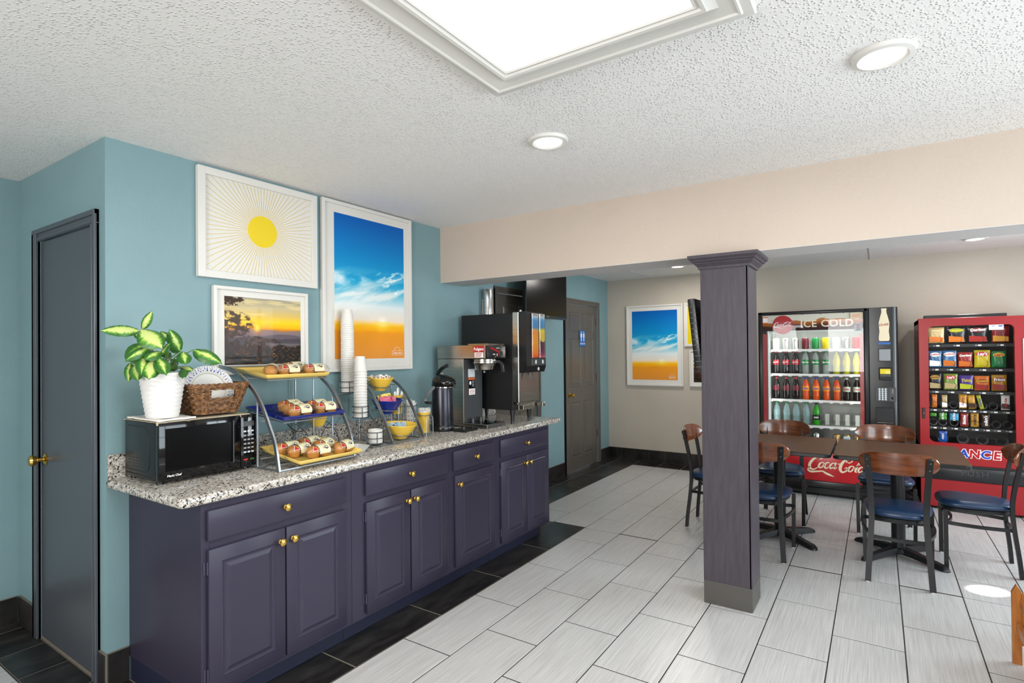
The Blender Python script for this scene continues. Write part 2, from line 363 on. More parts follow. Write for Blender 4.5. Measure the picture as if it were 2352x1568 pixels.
# right wall and front wall (behind the camera) with real window openings
def wall_windows(name, axis, pos, thick, lo, hi, wins, z0, z1, mat):
    b = B()
    def bx(a, c, za, zb):
        if axis == 'x': b.box(pos, pos + thick, a, c, za, zb)
        else: b.box(a, c, pos, pos + thick, za, zb)
    cur = lo
    for a, c in wins: bx(cur, a, 0, 2.485); bx(a, c, 0, z0); bx(a, c, z1, 2.485); cur = c
    bx(cur, hi, 0, 2.485); return struct(name, b, mat)
wall_windows('wall_right', 'x', 5.22, .12, -4.1, 6.3, [(-.6, 1.8), (3.1, 4.9)], .6, 2.3, 'wall_far')
wall_windows('wall_front', 'y', -4.1, .12, -1.2, 5.3, [(.6, 1.4), (1.8, 3.1)], .9, 2.28, 'wall_beam')
def window(n, axis, pos, a, c, z0, z1):
    fr = B(); t = .05
    def bx(b, u0, u1, w0, w1, d=.05):
        if axis == 'x': b.box(pos, pos + d, u0, u1, w0, w1)
        else: b.box(u0, u1, pos, pos + d, w0, w1)
    for q in ((a, a + t, z0, z1), (c - t, c, z0, z1), (a, c, z0, z0 + t), (a, c, z1 - t, z1), ((a + c) / 2 - .02, (a + c) / 2 + .02, z0, z1), (a, c, (z0 + z1) / 2 - .015, (z0 + z1) / 2 + .015)): bx(fr, *q)
    w = struct('window_%d' % n, fr, 'white_frame')
    p = B(); (p.box(pos + .02, pos + .026, a + t, c - t, z0 + t, z1 - t) if axis == 'x' else p.box(a + t, c - t, pos + .02, pos + .026, z0 + t, z1 - t)); obj('pane', p, 'window_glass', w)
window(1, 'y', -4.05, .6, 1.4, .9, 2.28); window(2, 'y', -4.05, 1.8, 3.1, .9, 2.28); window(3, 'x', 5.25, -.6, 1.8, .6, 2.3); window(4, 'x', 5.25, 3.1, 4.9, .6, 2.3)
# beam, its lighter soffit, and the column
beam = struct('beam', B().box(-.278, 5.22, 2.296, 2.580, 2.052, 2.485), 'wall_beam')
obj('soffit', B().box(-.278, 5.22, 2.2965, 2.5795, 2.0495, 2.052), 'soffit_paint', beam)
KX0, KX1, KY0, KY1 = 2.032, 2.292, 2.30, 2.536
col = struct('column', B().box(KX0 + .001, KX1 - .001, KY0 + .001, KY1 - .001, 0, 2.05), 'column_paint')
obj('front_board', B().box(KX0, KX1 - .0005, KY0 - .004, KY0 + .01, .135, 1.99, .0015, 1), 'column_paint', col)
obj('side_board', B().box(KX1 - .01, KX1 + .004, KY0 - .004, KY1 + .004, .135, 1.99, .0015, 1), 'column_paint', col)
obj('corner_strip', B().box(KX0 - .004, KX0 + .017, KY0 - .0055, KY0 + .01, .135, 1.99, .0015, 1), 'column_paint', col)
obj('base_wrap', B().box(KX0 - .004, KX1 + .004, KY0 - .0045, KY1 + .004, .002, .135, .001, 1), 'column_base_paint', col, 'unpainted taupe lower end of the column')
prof = [(.0, 1.972), (.014, 1.972), (.016, 1.985), (.034, 2.003), (.036, 2.01), (.046, 2.013), (.050, 2.022), (.062, 2.033), (.064, 2.05), (0, 2.05)]
cb = B()
rings = []
for d, z in prof[1:-1]: rings.append(cb.ring([(KX0 - d, KY0 - d, z), (KX1 + d, KY0 - d, z), (KX1 + d, KY1 + d, z), (KX0 - d, KY1 + d, z)]))
cb.skin(rings); obj('capital_moulding', cb, 'column_paint', col, smooth=20)
# baseboards made of black tiles
def baseboard(name, axis, pos, d, a, c, step=.616, off=0):
    """axis 'x': runs along y at x=pos growing to +d"""
    b = B(); t = .012 * d
    sl = lambda bb, u0, u1, w0, w1, tt: bb.box(min(pos, pos + tt), max(pos, pos + tt), u0, u1, w0, w1, .0012, 1) if axis == 'x' else bb.box(u0, u1, min(pos, pos + tt), max(pos, pos + tt), w0, w1, .0012, 1)
    sl(b, a, c, .001, .155, t * .7)
    base = struct(name, b, 'grout_tan'); u = a - off
    while u < c - .01:
        u0, u1 = max(u, a) + .0015, min(u + step, c) - .0015
        if u1 - u0 > .01: obj('tile', sl(B(), u0, u1, .004, .152, t), 'tile_black', base)
        u += step
baseboard('baseboard_left', 'x', 0.0, 1, 0.001, .088)
baseboard('baseboard_recess', 'y', 0.0, -1, -1.122, -.875); baseboard('baseboard_recess_corner', 'y', 0.0, -1, -.065, .012)
baseboard('baseboard_recess_side', 'x', WX, 1, -3.9, -.013)
baseboard('baseboard_left_far', 'x', XB, 1, 3.03, 3.39); baseboard('baseboard_left_mid', 'x', XB, 1, 4.31, 4.865); baseboard('baseboard_left_end', 'x', XB, 1, 5.9, 6.187)
baseboard('baseboard_far', 'y', 6.2, -1, XB + .001, 5.2, .62, .43)
# ------------------------------------------------------------------ doors
def knob(parent, c, n, name='knob', mat='brass', s=1.0):
    n = Vector(n); q = n.to_track_quat('Z', 'Y').to_matrix().to_4x4(); q.translation = Vector(c)
    b = B().lathe([(.0, 0), (.03 * s, 0), (.031 * s, .004), (.022 * s, .009), (.011 * s, .012), (.010 * s, .030 * s), (.018 * s, .036), (.027 * s, .048), (.028 * s, .060), (.022 * s, .070), (.0, .073)], (0, 0, 0), 20, M4=q)
    return obj(name, b, mat, parent, 'brass door knob' if name == 'knob' else None)
def casing(b, axis, pos, d, u0, u1, ztop, w=.062, t=.018):
    """door casing as three mitred boards with a stepped profile"""
    def bx(a, c, za, zb, tt):
        lo, hi = min(pos, pos + tt * d), max(pos, pos + tt * d)
        if axis == 'x': b.box(lo, hi, a, c, za, zb, .002, 1)
        else: b.box(a, c, lo, hi, za, zb, .002, 1)
    for k, tt in ((0, t), (.35, t * .75), (.7, t * .5)):
        bx(u0 - w * (1 - k * .5), u0 - w * k * .0 - .0, 0.001, ztop + w * (1 - k * .5), tt) if k == 0 else None
    bx(u0 - w, u0, .001, ztop, t * .6); bx(u1, u1 + w, .001, ztop, t * .6); bx(u0 - w, u1 + w, ztop, ztop + w, t * .6)
    bx(u0 - w, u0 - w * .62, .001, ztop + w, t); bx(u1 + w * .62, u1 + w, .001, ztop + w, t); bx(u0 - w, u1 + w, ztop + w * .62, ztop + w, t * 1.02)
    bx(u0 - w * .3, u0 - .004, .001, ztop, t * .8); bx(u1 + .004, u1 + w * .3, .001, ztop, t * .8); bx(u0, u1, ztop + .004, ztop + w * .3, t * .82)
# door 1: flat grey door in the recess
d1 = struct('door_1', B().box(DX0, DX1, .0, .035, .018, 2.098, .002, 1), 'door_grey')
cb = B(); casing(cb, 'y', 0, -1, DX0 - .01, DX1 + .01, 2.103, .062, .02); obj('casing', cb, 'door_grey', d1)
obj('threshold', B().box(DX0, DX1, .0, .1, .0, .014, .002, 1), 'grout_tan', d1)
knob(d1, (DX0 + .06, .0, .955), (0, -1, 0))
def panel_frame(b, axis, pos, d, u0, u1, z0, z1, w=.016, raise_=.007):
    """raised panel with bevelled border"""
    def P(u, z, t): return (pos + t * d, u, z) if axis == 'x' else (u, pos + t * d, z)
    def rr(i, t): return b.ring([P(u0 + i, z0 + i, t), P(u1 - i, z0 + i, t), P(u1 - i, z1 - i, t), P(u0 + i, z1 - i, t)])
    rs = [rr(0, 0), rr(.003, raise_ * .7), rr(.007, .0005), rr(w + .012, .0005), rr(w + .028, raise_)]
    b.skin(rs, True, (False, True))
def six_panel(n, y0, y1, hinge_high, knob_y):
    o = struct('door_%d' % n, B().box(XB - .035, XB - .008, y0 + .004, y1 - .004, .012, 2.09, .002, 1), 'door_taupe')
    w = y1 - y0; m_ = w * .13; mid = w * .09
    cols_ = [(y0 + m_, y0 + w / 2 - mid / 2), (y0 + w / 2 + mid / 2, y1 - m_)]
    for a, c in cols_:
        for z0, z1 in ((.16, .86), (1.05, 1.66), (1.75, 1.99)):
            b = B(); panel_frame(b, 'x', XB - .0078, 1, a, c, z0, z1); obj('panel', b, 'door_taupe', o, smooth=0)
    b = B(); casing(b, 'x', XB, 1, y0, y1, 2.094, .062, .018); obj('casing', b, 'door_taupe', o)
    for z in (.35, 1.1, 1.85): obj('hinge', B().box(XB - .008, XB + .006, y1 - .012, y1 + .004, z, z + .09, .002, 1), 'door_taupe', o)
    if knob_y: knob(o, (XB - .008, knob_y, .955), (1, 0, 0))
    return o
six_panel(2, D1[0], D1[1], 0, D1[0] + .07); six_panel(3, D2[0], D2[1], 0, D2[0] + .09)
# restroom sign on the far door
sg = thing('restroom_sign', 'blue restroom sign on the far panelled door', 'sign', (XB + .004, 5.385, 1.56))
obj('plate', B().box(XB - .004, XB + .004, 5.31, 5.46, 1.56, 1.765, .003, 1), 'sign_blue', sg)
fig = B()
for yc, sk in ((5.35, 0), (5.42, 1)):
    fig.lathe([(.0, -.001), (.0095, -.001), (.0095, .001), (0, .001)], (0, 0, 0), 12, M4=Matrix.Translation((XB + .0042, yc, 1.742)) @ Matrix.Rotation(PI / 2, 4, 'Y'))
    fig.prism([(yc - .013, 1.726), (yc + .013, 1.726), (yc + (.022 if sk else .013), 1.676), (yc - (.022 if sk else .013), 1.676)], 'x', XB + .0032, XB + .0052)
    fig.box(XB + .0032, XB + .0052, yc - .011, yc - .002, 1.628, 1.677).box(XB + .0032, XB + .0052, yc + .002, yc + .011, 1.628, 1.677)
    fig.box(XB + .0032, XB + .0052, yc - .021, yc - .015, 1.68, 1.726).box(XB + .0032, XB + .0052, yc + .015, yc + .021, 1.68, 1.726)
obj('figure_symbols', fig, 'label_white', sg, 'white man and woman symbols', kind='stuff')
text('RESTROOM', (XB + .0046, 5.385, 1.595), (0, 1, 0), (0, 0, 1), .026, 'label_white', sg)

# ------------------------------------------------------------------ ceiling lights
cl = thing('ceiling_light_panel', 'large rectangular ceiling light panel with white moulded frame', 'ceiling light', (2.165, -.15, 2.42))
LX0, LX1, LY0, LY1 = 1.708, 2.625, -.93, .651
def mould(b, prof):
    rs = [b.ring([(LX0 + d, LY0 + d, z), (LX1 - d, LY0 + d, z), (LX1 - d, LY1 - d, z), (LX0 + d, LY1 - d, z)]) for d, z in prof]; b.skin(rs, True, (False, False))
b = B(); mould(b, [(0, 2.4845), (0, 2.462), (.004, 2.458), (.030, 2.456), (.034, 2.450), (.040, 2.450), (.046, 2.455), (.085, 2.462), (.105, 2.452), (.112, 2.446), (.122, 2.448), (.130, 2.456), (.136, 2.452), (.142, 2.456), (.15, 2.4845)])
obj('frame_moulding', b, 'white_frame', cl, smooth=25)
obj('diffuser', B().box(LX0 + .14, LX1 - .14, LY0 + .14, LY1 - .14, 2.468, 2.475), 'panel_lit', cl, 'glowing white diffuser')
pl = area('panel_lamp', (2.165, -.14, 2.44), (0, 0, -1), .6, 1.25, 28, (1, .985, .96))
def downlight(x, y, label, pw):
    t = thing('recessed_downlight', label, 'ceiling light', (x, y, 2.46), 0, 'round recessed ceiling lights')
    obj('trim_ring', B().lathe([(.062, 2.4845), (.064, 2.474), (.075, 2.468), (.090, 2.472), (.096, 2.4845)], (x, y, 0), 40, cap=(False, False)), 'white_frame', t)
    obj('lens', B().lathe([(0, 2.472), (.063, 2.472), (.063, 2.478), (0, 2.478)], (x, y, 0), 40), 'lens_lit', t, 'glowing round lens')
    d = bpy.data.lights.new('downlight_lamp', 'AREA'); d.shape = 'DISK'; d.size = .12; d.energy = pw; d.color = (1, .96, .9)
    o = bpy.data.objects.new('downlight_lamp', d); COL.objects.link(o); o.location = (x, y, 2.464)
downlight(1.626, 1.190, 'round recessed ceiling light above the counter side, in front of the beam', 5)
downlight(2.930, 1.180, 'round recessed ceiling light nearest the upper right corner', 5)
downlight(.967, 5.38, 'round recessed ceiling light beyond the beam, left of the column', 15)
downlight(3.653, 5.40, 'round recessed ceiling light beyond the beam, above the red snack machine', 5)
# ------------------------------------------------------------------ counter: four cabinets, worktop
Z0, ZT = .897, .935; XF = .640
def front(parent, name, y0, y1, z0, z1, panel):
    b = B().box(XF + .0005, XF + .019, y0, y1, z0, z1, .004, 2); o = obj(name, b, 'cabinet_paint', parent)
    if panel:
        b = B(); panel_frame(b, 'x', XF + .0188, 1, y0 + .052, y1 - .052, z0 + .055, z1 - .055, .004, .0055); obj('raised_panel', b, 'cabinet_paint', o, smooth=0)
    return o
def cab_knob(parent, y, z):
    q = Vector((1, 0, 0)).to_track_quat('Z', 'Y').to_matrix().to_4x4(); q.translation = (XF + .019, y, z)
    obj('knob', B().lathe([(0, 0), (.010, 0), (.010, .003), (.0055, .006), (.0055, .013), (.0125, .018), (.0165, .023), (.0165, .027), (.012, .031), (0, .033)], (0, 0, 0), 20, M4=q), 'brass', parent, 'round brass knob')
def hinge(parent, y, z):
    obj('hinge', B().box(XF, XF + .004, y - .014, y - .003, z - .026, z + .026, .001, 1).tube([(XF + .010, y - .001, z - .026), (XF + .010, y - .001, z + .026)], .0042, 8), 'hinge_metal', parent)
def cabinet(label, y0, y1, dr, doors):
    t = thing('base_cabinet', label, 'cabinet', (XF / 2, (y0 + y1) / 2, 0), 0, 'purple base cabinets under the granite worktop')
    obj('carcass', B().box(.002, XF - .02, y0 + .001, y1 - .001, .108, Z0 - .001), 'cabinet_paint', t)
    fr = B()
    u0, u1 = doors[0][0] + .012, doors[-1][1] - .012
    fr.box(XF - .02, XF, y0 + .0008, u0, .105, Z0 - .001, .0008, 1).box(XF - .02, XF, u1, y1 - .0008, .105, Z0 - .001, .0008, 1)
    for a, c in ((.105, .137), (.698, .752), (.855, Z0 - .001)): fr.box(XF - .02, XF - .0001, u0, u1, a, c)
    obj('face_frame', fr, 'cabinet_paint', t)
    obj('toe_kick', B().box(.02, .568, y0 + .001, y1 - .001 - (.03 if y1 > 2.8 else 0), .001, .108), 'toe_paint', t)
    d = front(t, 'drawer', dr[0], dr[1], .742, .866, False); cab_knob(d, (dr[0] + dr[1]) / 2, .802)
    for a, c, side in doors:
        d = front(t, 'door', a, c, .127, .708, True); cab_knob(d, (c - .026) if side == 'r' else (a + .030), .652)
        hy = a if side == 'r' else c + .004
        for z in (.634, .205): hinge(d, hy, z)
cabinet('wide purple base cabinet below the microwave, nearest the camera', .09, .846, (.110, .801), [(.112, .455, 'r'), (.461, .800, 'l')])
cabinet('purple base cabinet second from the left, below the cup stacks', .846, 1.62, (.930, 1.586), [(.932, 1.255, 'r'), (1.264, 1.580, 'l')])
cabinet('narrow purple base cabinet with a single door', 1.62, 2.135, (1.652, 2.094), [(1.664, 2.090, 'l')])
cabinet('purple base cabinet at the far end, below the juice dispenser', 2.135, 2.885, (2.175, 2.845), [(2.178, 2.510, 'r'), (2.517, 2.840, 'l')])
wt = thing('worktop', 'speckled grey granite worktop running the length of the purple cabinets', 'countertop', (.33, 1.48, Z0))
def top_poly(x1, y0, y1, r=.02, n=5):
    P = [(.001, y0)]
    for cx, cy, a0 in ((x1 - r, y0 + r, -PI / 2), (x1 - r, y1 - r, 0)):
        P += [(cx + r * math.cos(a0 + PI / 2 * k / n), cy + r * math.sin(a0 + PI / 2 * k / n)) for k in range(n + 1)]
    return P + [(-.15, y1), (-.15, 3.022), (.001, 3.022)]
b = B(); rs = []
for ins, z in ((.006, Z0), (.001, Z0 + .005), (0, Z0 + .012), (0, ZT - .010), (.003, ZT - .003), (.010, ZT)):
    rs.append(b.ring([(x, y, z) for x, y in top_poly(.665 - ins, .001 + ins, 3.06 - ins)]))
b.skin(rs); obj('slab', b, 'granite', wt, smooth=50)
obj('backsplash', B().box(.001, .021, .004, 3.018, ZT + .0005, 1.046, .002, 1), 'granite', wt)

# ------------------------------------------------------------------ pictures
def hsh(ix, iy, s): 
    v = np.sin(ix * 127.1 + iy * 311.7 + s * 74.7) * 43758.5453; return v - np.floor(v)
def vn(x, y, s=0):
    ix, iy = np.floor(x), np.floor(y); fx, fy = x - ix, y - iy; fx = fx * fx * (3 - 2 * fx); fy = fy * fy * (3 - 2 * fy)
    return (hsh(ix, iy, s) * (1 - fx) + hsh(ix + 1, iy, s) * fx) * (1 - fy) + (hsh(ix, iy + 1, s) * (1 - fx) + hsh(ix + 1, iy + 1, s) * fx) * fy
def fbm(x, y, s=0, o=5):
    v = 0; a = .5
    for k in range(o): v = v + a * vn(x * 2 ** k, y * 2 ** k, s + k); a *= .5
    return v
def grad(t, stops):
    ps = [p for p, _ in stops]; cs = np.array([[int(c[i:i + 2], 16) / 255 for i in (1, 3, 5)] for _, c in stops])
    return np.stack([np.interp(t, ps, cs[:, k]) for k in range(3)], -1)
def mixc(a, c, k): return a * (1 - k[..., None]) + np.array(c) * k[..., None]
def paint_sky(s, t):
    c = grad(t, [(0, '#e2934a'), (.10, '#f19a2c'), (.19, '#fba318'), (.235, '#ffbe1c'), (.262, '#ffd890'), (.28, '#f2e2cf'), (.38, '#dfe9ea'), (.46, '#7cc6dc'), (.56, '#1c9fd0'), (.72, '#0b86c6'), (1, '#0a5cb0')])
    w = t - .22 * s
    st = np.clip((fbm(s * 2.2 + w * 3, w * 17, 3) - .46) * 5, 0, 1) * np.clip(1 - np.abs(t - .46) / .2, 0, 1) * .85
    c = mixc(c, [.96, .95, .93], st)
    puff = np.clip((fbm(s * 4, t * 9, 9) - .38) * 5, 0, 1) * np.clip(1.25 - ((s - .12) / .38) ** 2 - ((t - .555) / .05) ** 2, 0, 1); c = mixc(c, [.93, .95, .96], puff * .9)
    w2 = np.clip((fbm(s * 7 + t * 6, (t - .25 * s) * 40, 5) - .52) * 7, 0, 1) * np.clip(1.2 - ((s - .85) / .3) ** 2 - ((t - .58) / .09) ** 2, 0, 1); c = mixc(c, [.97, .97, .96], w2 * .9)
    r = np.sqrt(((s - .66) / 1.5) ** 2 + ((t - .272)) ** 2 * 1.6); c = mixc(c, [1, .97, .9], np.clip(1.1 - r / .055, 0, 1)); c = mixc(c, [1, .9, .35], np.clip(.9 - r / .12, 0, .6) * (t < .27))
    ridge = .165 + .03 * vn(s * 4, s * 0, 2) + .012 * vn(s * 14, s * 0, 7) + .02 * s
    c = mixc(c, [.90, .58, .20], (t < ridge) * .55); return c
def paint_land(s, t):
    c = grad(t, [(0, '#2b2622'), (.26, '#453a35'), (.34, '#5f5450'), (.45, '#6d6067'), (.52, '#c07a2a'), (.56, '#ffb300'), (.64, '#ffca1a'), (.74, '#d8b861'), (.86, '#c3b28a'), (1, '#9d9680')])
    sn = fbm(s * 3, t * 16, 4); c = mixc(c, [.95, .86, .6], np.clip((sn - .5) * 4, 0, .5) * (t > .55))
    for base, amp, fr, col, sd in ((.515, .05, 5, (.52, .45, .47), 1), (.45, .10, 3.2, (.36, .32, .35), 2), (.37, .12, 3.0, (.27, .25, .27), 3)):
        rg = base - amp / 2 + amp * vn(s * fr + sd * 1.3, s * 0, sd) + .012 * vn(s * 22, s * 0, sd + 9); c = mixc(c, col, (t < rg) * .85)
    c = mixc(c, (.55, .52, .52), np.clip(1 - np.abs(t - .30) / .035, 0, 1) * (s > .35) * .55)
    g_ = np.clip((.26 + .05 * vn(s * 7, s * 0, 8) - t) * 40, 0, 1); c = mixc(c, (.12, .105, .09), g_)
    sp = (fbm(s * 60, t * 60, 12, 3) > .60); c = mixc(c, (.62, .38, .16), (sp & (t < .27)) * .75)
    dx, dy = (s - .40) * 1.28, t - .555; r = np.sqrt(dx * dx + dy * dy); an = np.arctan2(dy, dx)
    ray = np.clip(np.abs(np.cos(an * 9)) ** 14, 0, 1) * np.clip(1 - r / .24, 0, 1) * (dy < .02); c = mixc(c, (.95, .45, .2), ray * .8)
    c = mixc(c, (1, .95, .6), np.clip(1.2 - r / .055, 0, 1)); c = mixc(c, (1, .75, .1), np.clip(.7 - r / .16, 0, .5))
    tr = fbm(s * 16 + 2 * t, t * 22, 21) * .8 + .45 * fbm(s * 60, t * 60, 31, 3)
    msk = np.clip(1.2 - ((s - .06) / .30) ** 2 - ((t - .60) / .20) ** 2, 0, 1) + np.clip(1.2 - ((s - .05) / .22) ** 2 - ((t - .96) / .10) ** 2, 0, 1) + np.clip(1.3 - ((s - .2) / .5) ** 2 - ((t - .30) / .14) ** 2, 0, 1)
    c = mixc(c, (.20, .13, .09), np.clip((tr - .62 + .14 * np.clip(msk, 0, 1)) * 9, 0, 1) * np.clip(msk * 2, 0, 1) * .92)
    return mixc(c, (.75, .40, .2), ((fbm(s * 70, t * 70, 41, 2) > .55) & (msk > .3) & (t < .5)) * .5)
def print_mesh(fn, nx, nz_):
    u, v = np.meshgrid(np.linspace(0, 1, nx + 1), np.linspace(0, 1, nz_ + 1)); c = np.clip(fn(u, v), 0, 1)
    c = np.where(c <= .04045, c / 12.92, ((c + .055) / 1.055) ** 2.4)
    vs = np.stack([u * 0, u, v], -1).reshape(-1, 3); i = np.arange(nx * nz_); r = i // nx; q = i % nx; a = r * (nx + 1) + q
    me = bpy.data.meshes.new('print'); me.from_pydata(vs.tolist(), [], np.stack([a, a + 1, a + nx + 2, a + nx + 1], -1).tolist())
    at = me.color_attributes.new('Col', 'FLOAT_COLOR', 'POINT'); at.data.foreach_set('color', np.concatenate([c, np.ones(c.shape[:2] + (1,))], -1).reshape(-1).astype(np.float32)); return me
SKY = print_mesh(paint_sky, 170, 260); LAND = print_mesh(paint_land, 300, 235)
def picture(label, y0, y1, z0, z1, mw, fw, kind, Mx, pr_=None):
    """local space: x out of the wall, y along it, z up; Mx puts it on its wall"""
    t = thing('framed_picture', label, 'picture', Mx @ Vector((.0, (y0 + y1) / 2, z0)), 0, 'framed prints on the walls')
    def add(name, b, mat, par, lab=None, sm=35):
        me = b if isinstance(b, bpy.types.Mesh) else b.mesh(name, sm); me.transform(Mx); return obj(name, me, mat, par, lab)
    f = B()
    for q in ((y0, y0 + fw, z0, z1), (y1 - fw, y1, z0, z1), (y0 + fw, y1 - fw, z0, z0 + fw), (y0 + fw, y1 - fw, z1 - fw, z1)): f.box(.002, .03, *q, .0015, 1)
    add('frame', f, 'white_frame', t)
    add('mount', B().box(.004, .016, y0 + fw, y1 - fw, z0 + fw, z1 - fw), 'paper_white', t)
    a, c, e, g_ = pr_
    if kind in ('sky', 'land'):
        me = (SKY if kind == 'sky' else LAND).copy(); me.transform(Matrix.Translation((.0165, a, e)) @ Matrix.Diagonal((1, c - a, g_ - e, 1))); p = add('print', me, 'print', t)
        if kind == 'sky':
            w, h = c - a, g_ - e; L = .0172; cy, cz = a + w * .885, e + h * .055
            lg = B().tube([(L, cy + .028 * math.cos(k * PI / 10), cz + .028 * math.sin(k * PI / 10)) for k in range(11)], .0011, 4)
            lg.tube([(L, cy - .05, cz - .03), (L, cy + .05, cz - .03), (L, cy + .05, cz), (L, cy - .05, cz)], .0010, 4, True)
            add('logo', lg, 'label_white', t, 'white arch logo over a name box')
            me = place(text_mesh('Days Inn', .01), (.0172, cy, cz - .015), (0, 1, 0), (0, 0, 1), .024); add('lettering', me, 'label_white', t)
    elif kind == 'sun':
        cy, cz, R = .757, 2.183, .0885
        d = B(); d.prism([(cy + R * math.cos(k * PI / 32), cz + R * math.sin(k * PI / 32)) for k in range(64)], 'x', .0160, .0172); add('sun_disc', d, 'sun_yellow', t)
        ry = B(); N = 76
        for k in range(N):
            an = 2 * PI * (k + .5) / N; ca, sa = math.cos(an), math.sin(an)
            L = min(((c if ca > 0 else a) - cy) / ca if abs(ca) > 1e-6 else 9, ((g_ if sa > 0 else e) - cz) / sa if abs(sa) > 1e-6 else 9)
            w = .0011; q = [(R * 1.03, -w), (L, -w), (L, w), (R * 1.03, w)]
            ry.bm.faces.new([ry.bm.verts.new((.0168, cy + u * ca - v * sa, cz + u * sa + v * ca)) for u, v in q])
        add('sun_rays', ry, 'ray_yellow', t, None, 0).__setitem__('kind', 'stuff')
    else:
        add('print', B().box(.0158, .0168, a, c, e, g_), 'print_yellow', t)
    add('glass', B().box(.0185, .0200, y0 + fw, y1 - fw, z0 + fw, z1 - fw), 'glass', t)
I4 = Matrix()
picture('white-framed print of a yellow sun with thin rays, above the plates', .396, 1.113, 1.895, 2.466, 0, .038, 'sun', I4, (.436, 1.088, 1.927, 2.437))
picture('white-framed sunrise over dark hills behind the top muffin tray', .474, 1.043, 1.385, 1.857, 0, .018, 'land', I4, (.535, .999, 1.437, 1.806))
picture('tall white-framed blue sky and orange sunset left of the beam', 1.150, 1.940, 1.377, 2.474, 0, .022, 'sky', I4, (1.248, 1.868, 1.458, 2.401))
MF = Matrix.Translation((0, 6.2, 0)) @ Matrix(((0, 1, 0, 0), (-1, 0, 0, 0), (0, 0, 1, 0), (0, 0, 0, 1)))
picture('tall white-framed blue sky print on the far beige wall', .010, .788, 1.025, 2.112, 0, .022, 'sky', MF, (.088, .711, 1.105, 2.036))
picture('white-framed plain yellow print behind the column', .803, 1.45, 1.548, 2.116, 0, .03, 'yel', MF, (.842, 1.41, 1.577, 2.080))
picture('small white-framed sunrise print behind the column, low on the far wall', .866, 1.38, 1.028, 1.498, 0, .018, 'land', MF, (.917, 1.33, 1.084, 1.443))

# ------------------------------------------------------------------ microwave and what stands on it
mw = thing('microwave', 'black microwave oven on the near end of the granite worktop', 'microwave', (.19, .275, ZT))
X0, X1, Y0, Y1, Zb, Zt = .035, .325, .062, .505, .950, 1.203
obj('body', B().box(X0, X1, Y0, Y1, Zb, Zt, .005, 2), 'black_plastic', mw)
obj('door', B().box(X1 + .001, X1 + .030, Y0, .424, Zb + .002, Zt, .004, 2), 'black_gloss', mw)
obj('window', B().box(X1 + .0295, X1 + .0308, .088, .388, .992, 1.176, .0006, 1), 'screen_black', mw, 'dark see-through mesh window')
obj('window_mesh', B().box(X1 + .0306, X1 + .0314, .112, .362, 1.006, 1.150), 'screen_black', mw)
obj('handle', B().tube([(X1 + .036, .386, .985), (X1 + .036, .386, 1.182)], .003, 6), 'dark_grey', mw)
cp = obj('control_panel', B().box(X1 + .001, X1 + .029, .426, Y1, Zb + .002, Zt, .004, 2), 'black_gloss', mw)
obj('display', B().box(X1 + .0285, X1 + .0296, .440, .492, 1.146, 1.170), 'dark_grey', cp)
for r in range(6):
    for c in range(3): obj('button', B().box(X1 + .0285, X1 + .0300, .440 + c * .019, .453 + c * .019, 1.118 - r * .020, 1.126 - r * .020, .0008, 1), 'mid_grey' if r % 5 else 'light_grey', cp)
obj('button', B().box(X1 + .0285, X1 + .0302, .440, .460, .982, .990, .001, 1), 'text_red', cp, 'red stop button')
obj('button', B().box(X1 + .0285, X1 + .0302, .472, .492, .982, .990, .001, 1), 'leaf_dark', cp, 'green start button')
gl = B()
for k, pth in enumerate([[(.075, 1.180), (.235, 1.180), (.262, 1.165), (.272, 1.14), (.272, 1.02), (.262, .995), (.235, .982), (.075, .982)], [(.05, .966), (.29, .966)]]):
    gl.tube([(x, Y0 - .0004, z) for x, z in pth], .0016, 5)
obj('side_groove', gl, 'black_matte', mw, kind='stuff')
vt = B()
for i in range(5):
    for j in range(4):
        if (i, j) in ((0, 0), (4, 3)): continue
        x = .075 + i * .036; z = .998 + j * .0125; vt.box(x, x + .024, Y0 - .0010, Y0 + .002, z, z + .006, .002, 1)
obj('vent_slots', vt, 'black_matte', mw, kind='stuff')
text('Magic Chef', (X1 + .0304, .125, .972), (0, 1, 0), (0, 0, 1), .013, 'label_white', mw)
ft = [(x, y) for x in (.06, .30) for y in (.09, .48)]
for x, y in ft: obj('foot', B().lathe([(.014, ZT + .0006), (.014, Zb)], (x, y, 0), 12), 'black_plastic', mw)
# placemat and towel
def cloth(name, poly, z, t, mat, label, seed, amp=.002, drape=None):
    xs = [p[0] for p in poly]; ys = [p[1] for p in poly]; b = B(); n = 26
    P0, P1, P2, P3 = [Vector(p) for p in poly]
    def at(u, v): return (P0 * (1 - u) + P1 * u) * (1 - v) + (P3 * (1 - u) + P2 * u) * v
    G = []
    for k in (0, 1):
        g_ = []
        for i in range(n + 1):
            row = []
            for j in range(n + 1):
                q = at(i / n, j / n); h = z + k * t + amp * (noise.noise(Vector((q.x * 22, q.y * 22, seed))) + .6)
                x, y = q.x, q.y
                if drape and x > drape: h -= (x - drape) * .9; x = drape + (x - drape) * .25
                row.append(b.bm.verts.new((x, y, h)))
            g_.append(row)
        G.append(g_)
    for k in (0, 1):
        for i in range(n):
            for j in range(n): b.bm.faces.new((G[k][i][j], G[k][i + 1][j], G[k][i + 1][j + 1], G[k][i][j + 1]))
    for i in range(n):
        for e in (0, n): b.bm.faces.new((G[0][i][e], G[0][i + 1][e], G[1][i + 1][e], G[1][i][e])); b.bm.faces.new((G[0][e][i], G[0][e][i + 1], G[1][e][i + 1], G[1][e][i]))
    return solo(name, b, mat, label, 'cloth')
cloth('placemat', [(.04, .052), (.362, .055), (.362, .475), (.04, .47)], Zt + .001, .0016, 'placemat', 'thin tan placemat covering the top of the microwave', 3, .001, .350)
